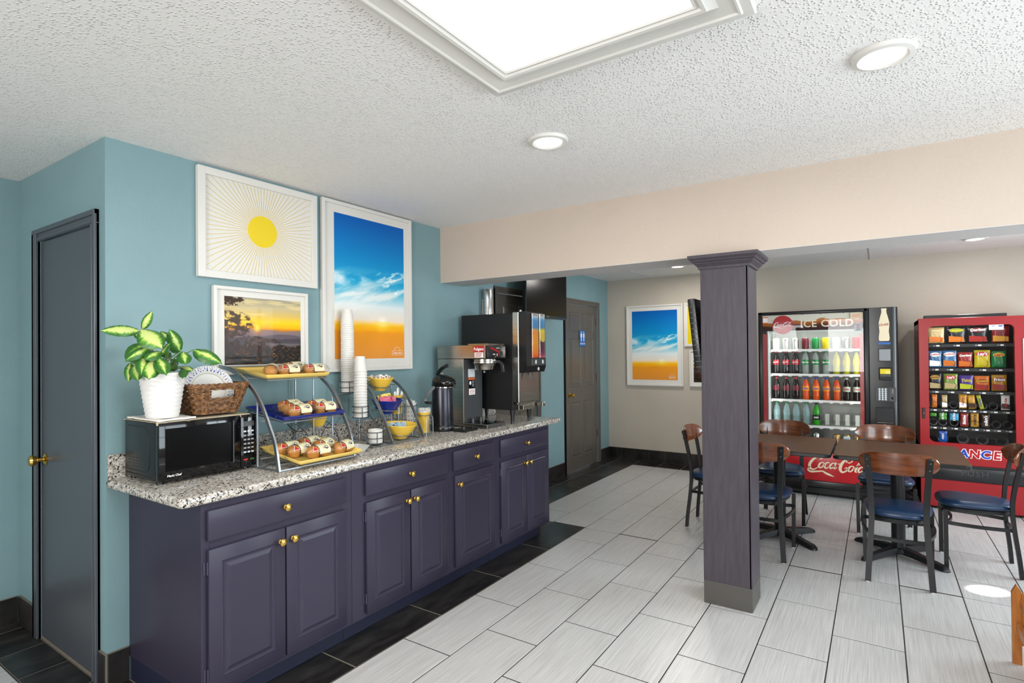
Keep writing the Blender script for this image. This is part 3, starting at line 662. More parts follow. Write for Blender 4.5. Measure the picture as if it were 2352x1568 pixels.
cloth('towel', [(.06, .062), (.352, .060), (.345, .222), (.07, .230)], Zt + .0042, .007, 'towel', 'folded white towel under the potted plant', 8, .003)
# plant
PC = Vector((.262, .120, 1.2175))
pt = thing('potted_plant', 'variegated green plant in a ribbed white pot on the microwave', 'plant', PC)
def flute(a, z): return .022 * math.sin(z * 330 + 2.2 * math.sin(a * 2) + 1.6 * math.cos(3 * a)) * (1 if .01 < z < .19 else 0)
pr = [(.0, 0), (.060, .0), (.063, .004)] + [(.063 + .027 * ((k / 30) ** .9), .004 + .190 * k / 30) for k in range(1, 31)] + [(.091, .199), (.088, .200), (.083, .185), (.078, .175), (.0, .175)]
obj('pot', B().lathe(pr, PC, 64, flute=flute), 'white_plastic', pt, smooth=60)
obj('soil', B().lathe([(0, .170), (.078, .170), (.078, .178), (0, .180)], PC, 20), 'soil', pt)
LEAVES = [((0.237, 0.041, 1.6), (0.199, -0.094, 1.597), 0.061, 1), ((0.194, 0.068, 1.608), (0.229, 0.096, 1.69), 0.039, 1), ((0.294, 0.022, 1.603), (0.39, 0.065, 1.519), 0.100, 1), ((0.275, 0.053, 1.542), (0.262, -0.025, 1.467), 0.095, .4), ((0.305, 0.058, 1.528), (0.305, -0.042, 1.472), 0.052, .4), ((0.298, 0.178, 1.509), (0.299, 0.131, 1.609), 0.064, .5), ((0.327, 0.219, 1.516), (0.42, 0.303, 1.45), 0.073, .35), ((0.332, 0.082, 1.509), (0.364, 0.006, 1.474), 0.056, .3), ((0.299, 0.034, 1.494), (0.368, -0.009, 1.409), 0.056, .5), ((0.33, 0.053, 1.473), (0.405, 0.004, 1.392), 0.075, .8), ((0.347, 0.067, 1.483), (0.442, 0.055, 1.408), 0.062, .35), ((0.33, 0.175, 1.509), (0.397, 0.153, 1.45), 0.060, .3), ((0.304, 0.094, 1.486), (0.383, 0.098, 1.545), 0.035, .7), ((0.265, 0.152, 1.526), (0.299, 0.18, 1.507), 0.035, .3), ((0.248, 0.017, 1.455), (0.308, 0.004, 1.384), 0.054, .7), ((0.223, 0.009, 1.461), (0.257, -0.012, 1.379), 0.038, .7), ((0.308, 0.175, 1.441), (0.373, 0.198, 1.422), 0.035, .8), ((0.331, 0.177, 1.433), (0.392, 0.142, 1.39), 0.035, -1), ((0.238, 0.167, 1.56), (0.203, 0.137, 1.601), 0.042, .1), ((0.275, 0.175, 1.427), (0.263, 0.148, 1.455), 0.039, -1), ((0.272, 0.149, 1.404), (0.308, 0.127, 1.430), 0.042, -1), ((0.248, 0.164, 1.458), (0.25, 0.192, 1.471), 0.045, -1), ((0.228, 0.143, 1.483), (0.211, 0.179, 1.505), 0.036, -1), ((0.225, 0.062, 1.43), (0.238, 0.042, 1.395), 0.035, .6), ((0.185, 0.072, 1.57), (0.145, 0.055, 1.59), 0.029, 0)]
def leaf_mat(k, name):
    mt, nt, b = new_mat(name); uv = nt.nodes.new('ShaderNodeUVMap'); sep = nt.nodes.new('ShaderNodeSeparateXYZ'); nt.links.new(uv.outputs[0], sep.inputs[0])
    mp = nt.nodes.new('ShaderNodeMapping'); mp.inputs['Scale'].default_value = (3.5, 14, 1); mp.inputs['Rotation'].default_value = (0, 0, 0); nt.links.new(uv.outputs[0], mp.inputs[0])
    n = nz(nt, mp.outputs[0], 1, 3, .6)
    def mth(op, a, c):
        q = nt.nodes.new('ShaderNodeMath'); q.operation = op
        for i, w in enumerate((a, c)):
            if isinstance(w, (int, float)): q.inputs[i].default_value = w
            else: nt.links.new(w, q.inputs[i])
        return q.outputs[0]
    au = mth('ABSOLUTE', mth('SUBTRACT', sep.outputs[0], .5), 0); e = mth('ADD', mth('MULTIPLY', au, 2), mth('MULTIPLY', mth('SUBTRACT', n, .5), .9))
    e2 = mth('ADD', e, mth('MULTIPLY', mth('ABSOLUTE', mth('SUBTRACT', sep.outputs[1], .45), 0), .55))
    t = .10 + .48 * k
    c = ramp(nt, e2, [(max(t - .10, 0), '#c3cf7c'), (t, '#8fb543'), (t + .08, '#5f9a2c'), (min(t + .30, 1), '#2f6424')])
    nt.links.new(c, b.inputs['Base Color']); b.inputs['Roughness'].default_value = .38; b.inputs['Subsurface Weight'].default_value = .0; MATS[name] = mt
for nm, k in (('leaf_a', 1.0), ('leaf_b', .38), ('leaf_c', .62)): leaf_mat(k, nm)
def leaf(parent, P0, P1, w, k, face):
    P0, P1 = Vector(P0), Vector(P1); d = P1 - P0; L = d.length; t = d / L
    n = (face - t * face.dot(t)).normalized(); s_ = t.cross(n); b = B(); NL, NW = 14, 8; uvs = {}; rows = []
    for i in range(NL + 1):
        v = i / NL; ww = w * .5 * (math.sin(PI * min(v * 1.02, 1)) ** .62) * (1.12 - .35 * v) + (.0008 if 0 < i < NL else 0)
        if v > .86: ww *= (1 - v) / .14 * .9 + .1
        row = []
        for j in range(NW + 1):
            u = j / NW * 2 - 1; x = u * ww
            h = .16 * L * math.sin(PI * v) * .55 - abs(u) * ww * .05 - abs(u) ** 2 * ww * .42 + .0018 * math.sin(v * 30 + abs(u) * 6) * abs(u)
            vt_ = b.bm.verts.new(P0 + t * (v * L) + s_ * x + n * h); uvs[vt_] = (j / NW, v); row.append(vt_)
        rows.append(row)
    lay = b.bm.loops.layers.uv.new('UVMap')
    for i in range(NL):
        for j in range(NW):
            f = b.bm.faces.new((rows[i][j], rows[i][j + 1], rows[i + 1][j + 1], rows[i + 1][j]))
            for lp in f.loops: lp[lay].uv = uvs[lp.vert]
    me = b.mesh('leaf', 180)
    o = obj('leaf', me, 'leaf_dark' if k < 0 else ('leaf_a' if k > .75 else 'leaf_c' if k > .55 else 'leaf_b'), parent)
    return o
VD = Vector((.88, -.39, .25)).normalized()
for i, (a, c, w, k) in enumerate(LEAVES):
    a_, c_ = Vector(a), Vector(c)
    for q in (a_, c_): q.x = max(q.x, .02) if q.y > 0 else q.x
    lf = leaf(pt, a_, c_, w, k, VD + Vector((0, 0, .35)))
    st = Vector((PC.x + random.uniform(-.02, .02), PC.y + random.uniform(-.02, .02), PC.z + .178)); md = (st + a_) / 2 + Vector((-.01, 0, .03))
    pts = [st * (1 - t) ** 2 + md * 2 * t * (1 - t) + a_ * t * t for t in [k_ / 6 for k_ in range(7)]]
    obj('stem', B().tube(pts, [.0042 - .0022 * k_ / 6 for k_ in range(7)], 6), 'stem_green', pt)
# basket: woven rope over upright stakes
bk = thing('wicker_basket', 'brown woven basket holding paper plates on the microwave', 'basket', (.22, .345, 1.212))
def rrect(cx, cy, hx, hy, r, n=8):
    P = []
    for sx, sy, a0 in ((1, 1, 0), (-1, 1, PI / 2), (-1, -1, PI), (1, -1, 1.5 * PI)):
        for k in range(n + 1): a = a0 + PI / 2 * k / n; P.append((cx + sx * (hx - r) + r * math.cos(a), cy + sy * (hy - r) + r * math.sin(a)))
    return P
def loop_at(h, n=168):
    f = h / .135; hx, hy = .098 + .034 * f, .098 + .040 * f; P = rrect(.215, .345, hx, hy, .03, 6); L = []; N = len(P); acc = [0]
    for i in range(N): acc.append(acc[-1] + math.dist(P[i], P[(i + 1) % N]))
    T = acc[-1]; out = []; j = 0
    for k in range(n):
        d = T * k / n
        while acc[j + 1] < d: j += 1
        u = (d - acc[j]) / (acc[j + 1] - acc[j]); a, c = P[j], P[(j + 1) % N]; out.append((a[0] + (c[0] - a[0]) * u, a[1] + (c[1] - a[1]) * u))
    return out, (.215, .345)
wv = B()
for lv in range(9):
    for st in range(3):
        h = .004 + lv * .0138 + st * .0044; P, cc = loop_at(h); segs = [[]]; n = len(P)
        for k, (x, y) in enumerate(P):
            ph = k / n * 30 * PI + (PI if lv % 2 else 0); off = .0042 * math.sin(ph); dx, dy = x - cc[0], y - cc[1]; q = math.hypot(dx, dy)
            hole = .076 < h < .112 and x > .30 and .30 < y < .405 or .076 < h < .112 and x < .13 and .30 < y < .405
            if hole:
                if segs[-1]: segs.append([])
            else: segs[-1].append((x + dx / q * off, y + dy / q * off, 1.2165 + h + .0012 * math.sin(k * .9 + st)))
        if len(segs) == 1: wv.tube(segs[0], .0026, 5, True)
        else:
            if segs[-1] and segs[0]: segs[0] = segs.pop() + segs[0]
            for sg_ in segs:
                if len(sg_) > 2: wv.tube(sg_, .0026, 5)
obj('woven_wall', wv, 'wicker', bk, kind='stuff')
for h in (.130, .137):
    P, _ = loop_at(h); n = len(P)
    for ph in (0, PI):
        obj('rim_rope', B().tube([(x + .003 * math.cos(k * .8 + ph), y, 1.2165 + h + .003 * math.sin(k * .8 + ph)) for k, (x, y) in enumerate(P)], .0042, 6, True), 'wicker', bk)
sk = B(); P0, _ = loop_at(.002, 30); P1, _ = loop_at(.126, 30)
for (x0, y0), (x1, y1) in zip(P0, P1):
    if .30 < y0 < .40 and (x0 > .29 or x0 < .13): continue
    sk.tube([(x0, y0, 1.217), (x1, y1, 1.343)], .0035, 5)
obj('stakes', sk, 'wicker', bk, kind='stuff')
obj('base', B().prism(rrect(.215, .345, .094, .094, .03), 'z', 1.2155, 1.219), 'wicker', bk)
# paper plates leaning in the basket
Rp = .112
def plate_prof(): return [(0, .0), (.072, .0), (.078, .002), (.084, .007), (.100, .011), (.112, .012), (.1125, .0127), (.100, .0118), (.083, .0082), (.077, .003), (.071, .0011), (0, .0011)]
pm = B().lathe(plate_prof(), (0, 0, 0), 56).mesh('plate', 60)
_sp = B(); rnd = random.Random(3)
for ring_, n_, sz in ((.0900, 34, .0062), (.0985, 46, .0050), (.1065, 60, .0036)):
    for k in range(n_):
        a = 2 * PI * k / n_ + rnd.uniform(-.03, .03); z = .0102 + (ring_ - .088) * .12 + .0012; e = sz * rnd.uniform(.6, 1.15)
        _sp.bm.faces.new([_sp.bm.verts.new((ring_ * math.cos(a) + e * .5 * math.cos(t) * math.cos(a) * 1.6 - e * math.sin(t) * .45 * math.sin(a), ring_ * math.sin(a) + e * .5 * math.cos(t) * math.sin(a) * 1.6 + e * math.sin(t) * .45 * math.cos(a), z)) for t in [q * PI / 4 for q in range(8)]])
spm = _sp.mesh('print', 0)
_gr = B().tube([(.0765 * math.cos(k * PI / 28), .0765 * math.sin(k * PI / 28), .0035) for k in range(56)], .0006, 4, True).mesh('line', 0)
pln = thing('paper_plate', 'front paper plate with blue floral rim standing in the basket', 'plate', (.210, .350, 1.329), 0, 'paper plates in the basket')
for nm, me, mt_, lb in (('dish', pm, 'paper_white', None), ('rim_pattern', spm, 'text_blue', 'blue leaf pattern'), ('rim_line', _gr, 'leaf_tan', None)):
    me = me.copy(); me.materials.clear(); o = obj(nm, me, mt_, pln, lb, world=False)
pln.rotation_euler = (0, math.radians(72), math.radians(-8))
for k in range(1, 4): dup(pln, (.210 - .0075 * k, .350 + .001 * k, 1.329 - .0008 * k), None, ('', 'second paper plate, directly behind the front floral plate', 'third paper plate from the front in the basket', 'rearmost paper plate in the basket, nearest the wall')[k]).rotation_euler = (0, math.radians(72), math.radians(-8))
# ------------------------------------------------------------------ three-tier muffin display
def arc_pts(P, n=6):
    out = []
    for i in range(len(P) - 1):
        p0, p1, p2, p3 = [Vector(P[j]) for j in (max(i - 1, 0), i, i + 1, min(i + 2, len(P) - 1))]
        for k in range(n):
            t = k / n; out.append(.5 * ((2 * p1) + (-p0 + p2) * t + (2 * p0 - 5 * p1 + 4 * p2 - p3) * t * t + (-p0 + 3 * p1 - 3 * p2 + p3) * t ** 3))
    return out + [Vector(P[-1])]
ds = thing('display_stand', 'three-tier curved metal stand holding muffin trays beside the microwave', 'stand', (.35, .72, ZT))
AX = [(.545, .937), (.516, 1.062), (.474, 1.140), (.412, 1.240), (.340, 1.316), (.240, 1.378), (.148, 1.412), (.035, 1.432)]
for y in (.500, .945):
    obj('curved_side', B().tube(arc_pts([(x, y, z) for x, z in AX]), 0, 4, rect=(.005, .009)), 'rack_metal', ds, smooth=30)
    obj('post', B().tube([(.372, y, ZT + .006), (.372, y, 1.262)], .0050, 8), 'rack_metal', ds)
    obj('post', B().tube([(.040, y, ZT + .006), (.040, y, 1.432)], .0050, 8), 'rack_metal', ds)
    obj('base_bar', B().tube([(.040, y, ZT + .006), (.545, y, ZT + .006)], .0042, 8), 'rack_metal', ds)
for x in (.372, .045): obj('cross_bar', B().tube([(x, .500, ZT + .006), (x, .945, ZT + .006)], .0042, 8), 'rack_metal', ds)
obj('cross_bar', B().box(.540, .550, .500, .945, ZT + .001, ZT + .012, .002, 1), 'rack_metal', ds)
obj('post', B().tube([(.205, .945, ZT + .006), (.205, .945, 1.372)], .0045, 8), 'rack_metal', ds)
obj('cross_bar', B().tube([(.040, .500, 1.428), (.040, .945, 1.428)], .0045, 8), 'rack_metal', ds)
TR = [(.625, .985, 1.027, 'tray_yellow', 'yellow'), (.497, 1.186, 1.224, 'ceramic_blue', 'blue'), (.365, 1.390, 1.430, 'tray_yellow', 'yellow')]
TY0, TY1 = .556, .940; TD = .335
def tray_M(x, zf, zb):
    a = math.atan2(zb - zf, TD); return Matrix.Translation((x, (TY0 + TY1) / 2, zf)) @ Matrix.Rotation(a, 4, 'Y') @ Matrix.Translation((-TD / 2, 0, 0))
TM = []
for i, (x, zf, zb, mt_, cn) in enumerate(TR):
    Mt = tray_M(x, zf, zb); TM.append(Mt); hw = (TY1 - TY0) / 2
    b = B(); rs = []
    for dx, dy, z in ((-.020, -.020, -.026), (-.004, -.004, -.014), (0, 0, -.001), (-.002, -.002, 0), (-.006, -.006, -.001), (-.010, -.010, -.009), (-.026, -.026, -.0195)):
        rs.append(b.ring([Mt @ Vector((p, q, z)) for p, q in rrect(0, 0, TD / 2 + dx, hw + dy, .010, 3)]))
    b.skin(rs)
    nm = ('lowest yellow rectangular tray of the muffin stand, nearest the worktop', 'blue rectangular tray on the middle tier with five muffin packs', 'yellow rectangular tray on the top tier in front of the sunrise picture')[i]
    solo('serving_tray', b, mt_, nm, 'tray', 'rectangular ceramic trays on the muffin stand', smooth=50)
    w = B(); w.tube([Mt @ Vector((p, q, -.0295)) for p, q in rrect(0, 0, TD / 2 - .004, hw - .012, .012, 3)], .0028, 6, True)
    for y in (.500, .945):
        for xx in (.08, -.06): w.tube([Mt @ Vector((xx, math.copysign(hw - .012, y - .7), -.0295)), Mt @ Vector((xx, y - (TY0 + TY1) / 2, -.0295))], .0028, 6)
    obj('tray_support', w, 'rack_metal', ds, kind='stuff')
# muffin packs
mp = thing('muffin_pack', 'x', 'packaged food', (0, 0, 0), 0, 'packs of wrapped muffins on the stand')
MS = 1.12
for sx in (-1, 1):
    mf = B().lathe([(0, .0), (.022, .0), (.026, .012), (.028, .022), (.0300, .030), (.027, .039), (.018, .046), (.008, .049), (0, .0495)], (0, sx * .030, .002), 20, flute=lambda a, z: .03 * math.sin(a * 9 + z * 50))
    mo = obj('muffin', mf, 'muffin', mp, world=False)
    dt = B(); rr_ = random.Random(5 + sx)
    for k in range(7):
        a = rr_.uniform(0, 2 * PI); dt.ell((math.cos(a) * .024, sx * .030 + math.sin(a) * .024, rr_.uniform(.022, .040)), (.0035, .0035, .003), 6, 4)
    obj('berry', dt, 'muffin_dark', mo, world=False, kind='stuff')
wr = B(); n = 26; rs = []
for k in range(17):
    u = -1 + 2 * k / 16; y = u * .084; e = max(0, abs(u) - .70) / .30; s_ = 1 - e * .55; zz = 1 - e * .80
    rs.append(wr.ring([((.0325 + .0012 * math.sin(7 * j + k * 2)) * s_ * math.cos(2 * PI * j / n), y + .0015 * math.sin(j * 3 + k), .0275 + .0262 * zz * math.sin(2 * PI * j / n) + .0012 * math.sin(5 * j + k * 1.7)) for j in range(n)]))
wr.skin(rs); obj('wrapper', wr, 'wrapper', mp, world=False, smooth=60)
def wraplab(u0, u1, a0, a1, off=0.0):
    b = B(); pr_ = None
    for k in range(13):
        a = a0 + (a1 - a0) * k / 12; R_x, R_z = .0335 + off, .0272 + off
        q = [b.bm.verts.new((R_x * math.cos(a), y, .0275 + R_z * math.sin(a))) for y in (u0, u1)]
        if pr_: b.bm.faces.new((pr_[0], pr_[1], q[1], q[0]))
        pr_ = q
    return b
lb = obj('label_edge', wraplab(-.020, .038, -.25, 2.6, .0), 'label_white', mp, world=False)
obj('label_band', wraplab(-.0175, .0355, -.20, 2.55, .0006), 'muffin_label', mp, world=False)
bl = B(); [bl.bm.faces.new([bl.bm.verts.new((.0345 * math.cos(.75 + .32 * math.sin(t)), .020 + .009 * math.cos(t), .0275 + .0284 * math.sin(.75 + .32 * math.sin(t)))) for t in [q * PI / 6 for q in range(12)]])]
obj('label_picture', bl, 'muffin_dark', mp, world=False)
for off, s_, mt_ in ((.0004, 1.0, 'label_white'), (.0011, .8, 'text_red')):
    b = B(); P = []
    for y, a in ((-.024, .42), (-.058, .42), (-.041, 1.30)):
        yc, ac = -.041, .72; y, a = yc + (y - yc) * s_, ac + (a - ac) * s_; P.append(b.bm.verts.new(((.0338 + off) * math.cos(a), y, .0275 + (.0275 + off) * math.sin(a))))
    b.bm.faces.new(P); obj('red_triangle' if s_ < 1 else 'triangle_edge', b, mt_, mp, world=False)
me = place(text_mesh("Otis", .02), (.0300, .006, .0475), (0, 1, 0), (-.75, 0, .66), .011); me.materials.clear(); obj('lettering', me, 'text_blue', mp, world=False)
MP = [ # tray, x along depth from front (m), y, turn, label
 (0, .075, -.030, .05, 'muffin pack at the front centre of the lowest tray'), (0, .070, .118, .30, 'muffin pack at the front right corner of the lowest tray'),
 (0, .140, -.095, .10, 'muffin pack second from the front on the left of the lowest tray'), (0, .205, -.115, .0, 'muffin pack at the back left of the lowest tray'),
 (0, .155, .060, .25, 'muffin pack in the middle of the lowest tray'), (0, .235, .030, .15, 'muffin pack at the back of the lowest tray'), (0, .060, -.150, 1.5, None),
 (1, .060, -.055, .05, 'muffin pack at the front left of the blue tray'), (1, .070, .105, -.05, 'muffin pack at the front right of the blue tray'),
 (1, .130, -.045, .2, 'muffin pack in the middle of the blue tray, left side'), (1, .200, -.02, .05, 'muffin pack at the back of the blue tray'), (1, .145, .105, .1, 'muffin pack at the back right of the blue tray'),
 (2, .060, -.030, .05, 'muffin pack at the front centre of the top tray'), (2, .058, .125, .0, 'muffin pack at the right of the top tray'),
 (2, .075, -.120, .9, 'muffin pack at the left of the top tray'), (2, .150, .060, .1, 'muffin pack at the back of the top tray')]
first = True
for ti, d, y, rz, lab in MP:
    if lab is None: continue
    o = mp if first else dup(mp); first = False
    o['label'] = lab; o.matrix_world = TM[ti] @ Matrix.Translation((TD / 2 - d, y, -.0185)) @ Matrix.Rotation(rz, 4, 'Z') @ Matrix.Scale(MS, 4)
# ------------------------------------------------------------------ wire stand with a yellow bowl behind the display, and a paper boat
def arc3(p0, p1, p2, n=10): return [Vector(p0) * (1 - t) ** 2 + Vector(p1) * 2 * t * (1 - t) + Vector(p2) * t * t for t in [k / n for k in range(n + 1)]]
ws = thing('wire_bowl_stand', 'low stand of crossing curved wires by the wall behind the muffin display', 'stand', (.11, 1.03, ZT))
for y0 in (.92, 1.12):
    obj('curved_leg', B().tube(arc3((.12, y0 - .075, ZT + .003), (.12, y0 - .055, 1.05), (.12, y0 + .03, 1.09)), .003, 6), 'wire_dark', ws)
    obj('curved_leg', B().tube(arc3((.12, y0 + .075, ZT + .003), (.12, y0 + .055, 1.05), (.12, y0 - .03, 1.09)), .003, 6), 'wire_dark', ws)
    obj('cradle', B().tube(arc3((.12, y0 - .085, 1.10), (.12, y0, .99), (.12, y0 + .085, 1.10)), .003, 6), 'wire_dark', ws)
for z in (ZT + .003,): obj('base_wire', B().tube([(.12, .845, z), (.12, 1.195, z)], .003, 6), 'wire_dark', ws)
def bowl(name, c, r, h, mat, label, tilt=0, group=None):
    pr = [(0, 0), (r * .42, 0), (r * .45, .006), (r * .47, .010), (r * .62, h * .30), (r * .82, h * .62), (r * .96, h * .93), (r, h), (r * .985, h + .003), (r * .955, h), (r * .90, h * .90), (r * .76, h * .60), (r * .5, h * .25), (0, h * .16)]
    b = B().lathe(pr, (0, 0, 0), 44, M4=Matrix.Translation(c) @ Matrix.Rotation(tilt, 4, 'Y')); return solo(name, b, mat, label, 'bowl', group, smooth=60, loc=c)
bowl('bowl', (.125, 1.035, 1.066), .080, .125, 'ceramic_yellow', 'deep yellow bowl by the wall, half hidden behind the blue muffin tray')
bt = B(); rs = [bt.ring([(x, y, z) for x, y in rrect(.43, 1.035, hx, hy, .01, 2)]) for hx, hy, z in ((.035, .06, ZT + .001), (.055, .085, ZT + .035), (.0535, .0835, ZT + .035), (.034, .059, ZT + .003))]; bt.skin(rs)
solo('paper_tray', bt, 'white_plastic', 'small white paper food tray behind the lowest muffin tray', 'tray')
# ------------------------------------------------------------------ cup rack
cr = thing('cup_rack', 'stepped wire rack holding two stacks of foam cups and a pile of shallow bowls', 'rack', (.24, 1.28, ZT))
HOLD = [(.355, 1.272, .9475), (.215, 1.282, 1.094), (.085, 1.292, 1.245)]
for x, y, z in HOLD:
    r = .050
    for zz in (z + .004, z + .034, z + .070): obj('ring', B().tube([(x + r * math.cos(k * PI / 14), y + r * math.sin(k * PI / 14), zz) for k in range(28)], .0022, 5, True), 'wire_dark', cr)
    for k in range(4):
        a = PI / 4 + k * PI / 2 + .3; obj('upright', B().tube([(x, y, z - .001), (x + r * math.cos(a), y + r * math.sin(a), z - .001), (x + r * math.cos(a), y + r * math.sin(a), z + .072)], .0022, 5), 'wire_dark', cr)
for s_ in (-1, 1):
    y = 1.282 + s_ * .085
    obj('side_bar', B().tube([(.43, y + .01 * s_, ZT + .003), (.245, y, 1.06), (.045, y, 1.30 if s_ < 0 else 1.24)], .0038, 6), 'rack_metal', cr)
    obj('side_bar', B().tube([(.060, y, ZT + .003), (.060, y, 1.24)], .0034, 6), 'rack_metal', cr)
    obj('side_bar', B().tube([(.060, y, ZT + .003), (.43, y + .01 * s_, ZT + .003)], .0034, 6), 'rack_metal', cr)
for x, z in ((.24, 1.066), (.10, 1.236), (.43, ZT + .003), (.060, ZT + .003)): obj('cross_bar', B().tube([(x, 1.197, z), (x, 1.367, z)], .003, 6), 'rack_metal', cr)
cup0 = solo('foam_cup', B().lathe([(0, .0955), (.0285, .0955), (.0295, .094), (.0405, .005), (.0425, .004), (.0430, .001), (.0425, 0), (.0405, 0), (.0395, .003), (.028, .0915), (0, .0915)], (.085, 1.292, 1.245 + .005), 28), 'foam', 'x', 'cup', 'white foam cups stacked upside down', loc=(.085, 1.292, 1.25))
ORD = ['first', 'second', 'third', 'fourth', 'fifth', 'sixth', 'seventh', 'eighth', 'ninth', 'tenth', 'eleventh', 'twelfth', 'thirteenth', 'fourteenth', 'fifteenth', 'sixteenth', 'seventeenth', 'eighteenth', 'nineteenth', 'twentieth'] + ['twenty-' + q for q in ('first', 'second', 'third', 'fourth', 'fifth', 'sixth', 'seventh', 'eighth', 'ninth')] + ['thirtieth', 'thirty-first', 'thirty-second']
def stack(src, first_used, x, y, z, n, dz, lab_mid, lab_top, lab_bot, jit=.0006):
    for k in range(n):
        o = src if (k == 0 and not first_used) else dup(src)
        o.location = (x + random.uniform(-jit, jit), y + random.uniform(-jit, jit), z + k * dz); o['label'] = lab_bot if k == 0 else lab_top if k == n - 1 else lab_mid % ORD[n - 1 - k]
stack(cup0, False, .085, 1.292, 1.250, 32, .0138, 'white foam cup, %s from the top of the tall stack nearest the wall', 'topmost upturned white foam cup of the tall stack', 'bottom white foam cup of the tall stack, in the rear wire holder')
stack(cup0, True, .215, 1.282, 1.099, 17, .0176, 'white foam cup, %s from the top of the shorter stack', 'topmost upturned white foam cup of the shorter stack', 'bottom white foam cup of the shorter stack, in the middle wire holder')
lid0 = solo('foam_bowl', B().lathe([(0, .003), (.030, .003), (.032, .010), (.040, .010), (.043, .008), (.0435, 0), (.041, 0), (0, .001)], (.355, 1.272, .9475), 28), 'foam', 'x', 'bowl', 'white shallow foam bowls stacked in the front holder', loc=(.355, 1.272, .9475))
for k in range(9):
    o = lid0 if k == 0 else dup(lid0); o.location = (.355, 1.272, .949 + k * .0092); o['label'] = 'topmost shallow white foam bowl in the front wire holder' if k == 8 else 'shallow white foam bowl, %s from the top in the front wire holder' % ORD[8 - k]
# ------------------------------------------------------------------ three bowl stand with packets
bs = thing('bowl_stand', 'three-tier metal stand with two yellow bowls and a blue one', 'stand', (.27, 1.49, ZT))
for y in (1.352, 1.632):
    obj('curved_side', B().tube(arc_pts([(.420, y, ZT + .006), (.370, y, 1.04), (.29, y, 1.18), (.20, y, 1.275), (.12, y, 1.318)]), 0, 4, rect=(.0045, .009)), 'rack_metal', bs, smooth=30)
    obj('post', B().tube([(.12, y, ZT + .004), (.12, y, 1.318)], .0042, 8), 'rack_metal', bs)
    obj('base_bar', B().tube([(.12, y, ZT + .005), (.420, y, ZT + .005)], .0042, 8), 'rack_metal', bs)
obj('cross_bar', B().box(.414, .426, 1.352, 1.632, ZT + .001, ZT + .010, .002, 1), 'rack_metal', bs)
obj('cross_bar', B().tube([(.12, 1.352, ZT + .005), (.12, 1.632, ZT + .005)], .0042, 8), 'rack_metal', bs)
BW = [((.345, 1.487, .952), .107, .088, 'ceramic_yellow', 'lowest yellow bowl of the three-tier stand, filled with blue sweetener packets'), ((.245, 1.470, 1.105), .102, .088, 'ceramic_blue', 'blue bowl on the middle tier filled with pink and yellow packets'), ((.160, 1.490, 1.250), .090, .083, 'ceramic_yellow', 'top yellow bowl filled with white creamer cups')]
for (c, r, h, mt_, lab) in BW:
    bowl('bowl', c, r, h, mt_, lab, .08, 'bowls on the three-tier stand')
    zz = c[2] + .030; rr_ = r * .70
    obj('ring', B().tube([(c[0] + rr_ * math.cos(k * PI / 18), c[1] + rr_ * math.sin(k * PI / 18), zz - .05 * .08 * math.cos(k * PI / 18) * 3) for k in range(36)], .0035, 6, True), 'rack_metal', bs)
    obj('ring_arm', B().tube([(c[0], c[1] - rr_, zz), (c[0], 1.352, zz)], .003, 6), 'rack_metal', bs); obj('ring_arm', B().tube([(c[0], c[1] + rr_, zz), (c[0], 1.632, zz)], .003, 6), 'rack_metal', bs)
def packet(c, rot, mat, lab, group, w=.034, h=.055):
    b = B(); M4 = Matrix.Translation(c) @ rot.to_matrix().to_4x4(); nx, ny = 4, 5; G = []
    for k in (1, -1):
        g_ = []
        for i in range(nx + 1):
            row = []
            for j in range(ny + 1):
                u, v = i / nx * 2 - 1, j / ny * 2 - 1; t = .0028 * max(0, 1 - u * u) ** .5 * max(0, 1 - v * v) ** .5 * k + .0015 * math.sin(u * 2 + v * 3)
                row.append(b.bm.verts.new(M4 @ Vector((u * w / 2, t, v * h / 2))))
            g_.append(row)
        G.append(g_)
    for g_ in G:
        for i in range(nx):
            for j in range(ny): b.bm.faces.new((g_[i][j], g_[i + 1][j], g_[i + 1][j + 1], g_[i][j + 1]))
    bmesh.ops.remove_doubles(b.bm, verts=b.bm.verts, dist=.0001)
    return solo('sweetener_packet', b, mat, lab, 'packet', group, smooth=60)
M('packet_pink', '#e0507a', .5, var='#d98aa0', vs=120); M('packet_yellow', '#ecdc7c', .5, var='#e9d658', vs=150); M('packet_blue', '#b9d0dc', .5, var='#8fb2c6', vs=140)
from mathutils import Euler
rp = random.Random(11)
c, r, h = BW[1][0], BW[1][1], BW[1][2]
for k in range(14):
    y = c[1] - .062 + .0080 * k; packet((c[0] + .020 + .012 * rp.uniform(-1, 1), y, c[2] + h - .006 + .006 * math.sin(k)), Euler((rp.uniform(-.25, .1) - .5, .2, PI / 2 + rp.uniform(-.5, .5))), 'packet_pink', 'pink sweetener packet in the blue bowl, %s from the left' % ORD[k], 'pink packets in the blue bowl')
for k in range(12):
    y = c[1] - .035 + .0085 * k; packet((c[0] - .018 - .001 * k + .008 * rp.uniform(-1, 1), y, c[2] + h + .004 + .006 * math.sin(k * 2)), Euler((rp.uniform(-.3, .3) - .3, rp.uniform(-.2, .4), PI / 2 + rp.uniform(-.8, .8))), 'packet_yellow', 'yellow sweetener packet in the blue bowl, %s from the left' % ORD[k], 'yellow packets in the blue bowl')
c, r, h = BW[0][0], BW[0][1], BW[0][2]
for k in range(14):
    y = c[1] - .052 + .0085 * k; packet((c[0] - .012 + .014 * rp.uniform(-1, 1), y, c[2] + h - .016 + .006 * math.sin(k)), Euler((rp.uniform(-.3, .3) - .75, rp.uniform(-.4, .4), PI / 2 + rp.uniform(-.8, .8))), 'packet_blue', 'pale blue sweetener packet in the lowest yellow bowl, %s from the left' % ORD[k], 'blue packets in the lowest bowl')
c, r, h = BW[2][0], BW[2][1], BW[2][2]
cm = None
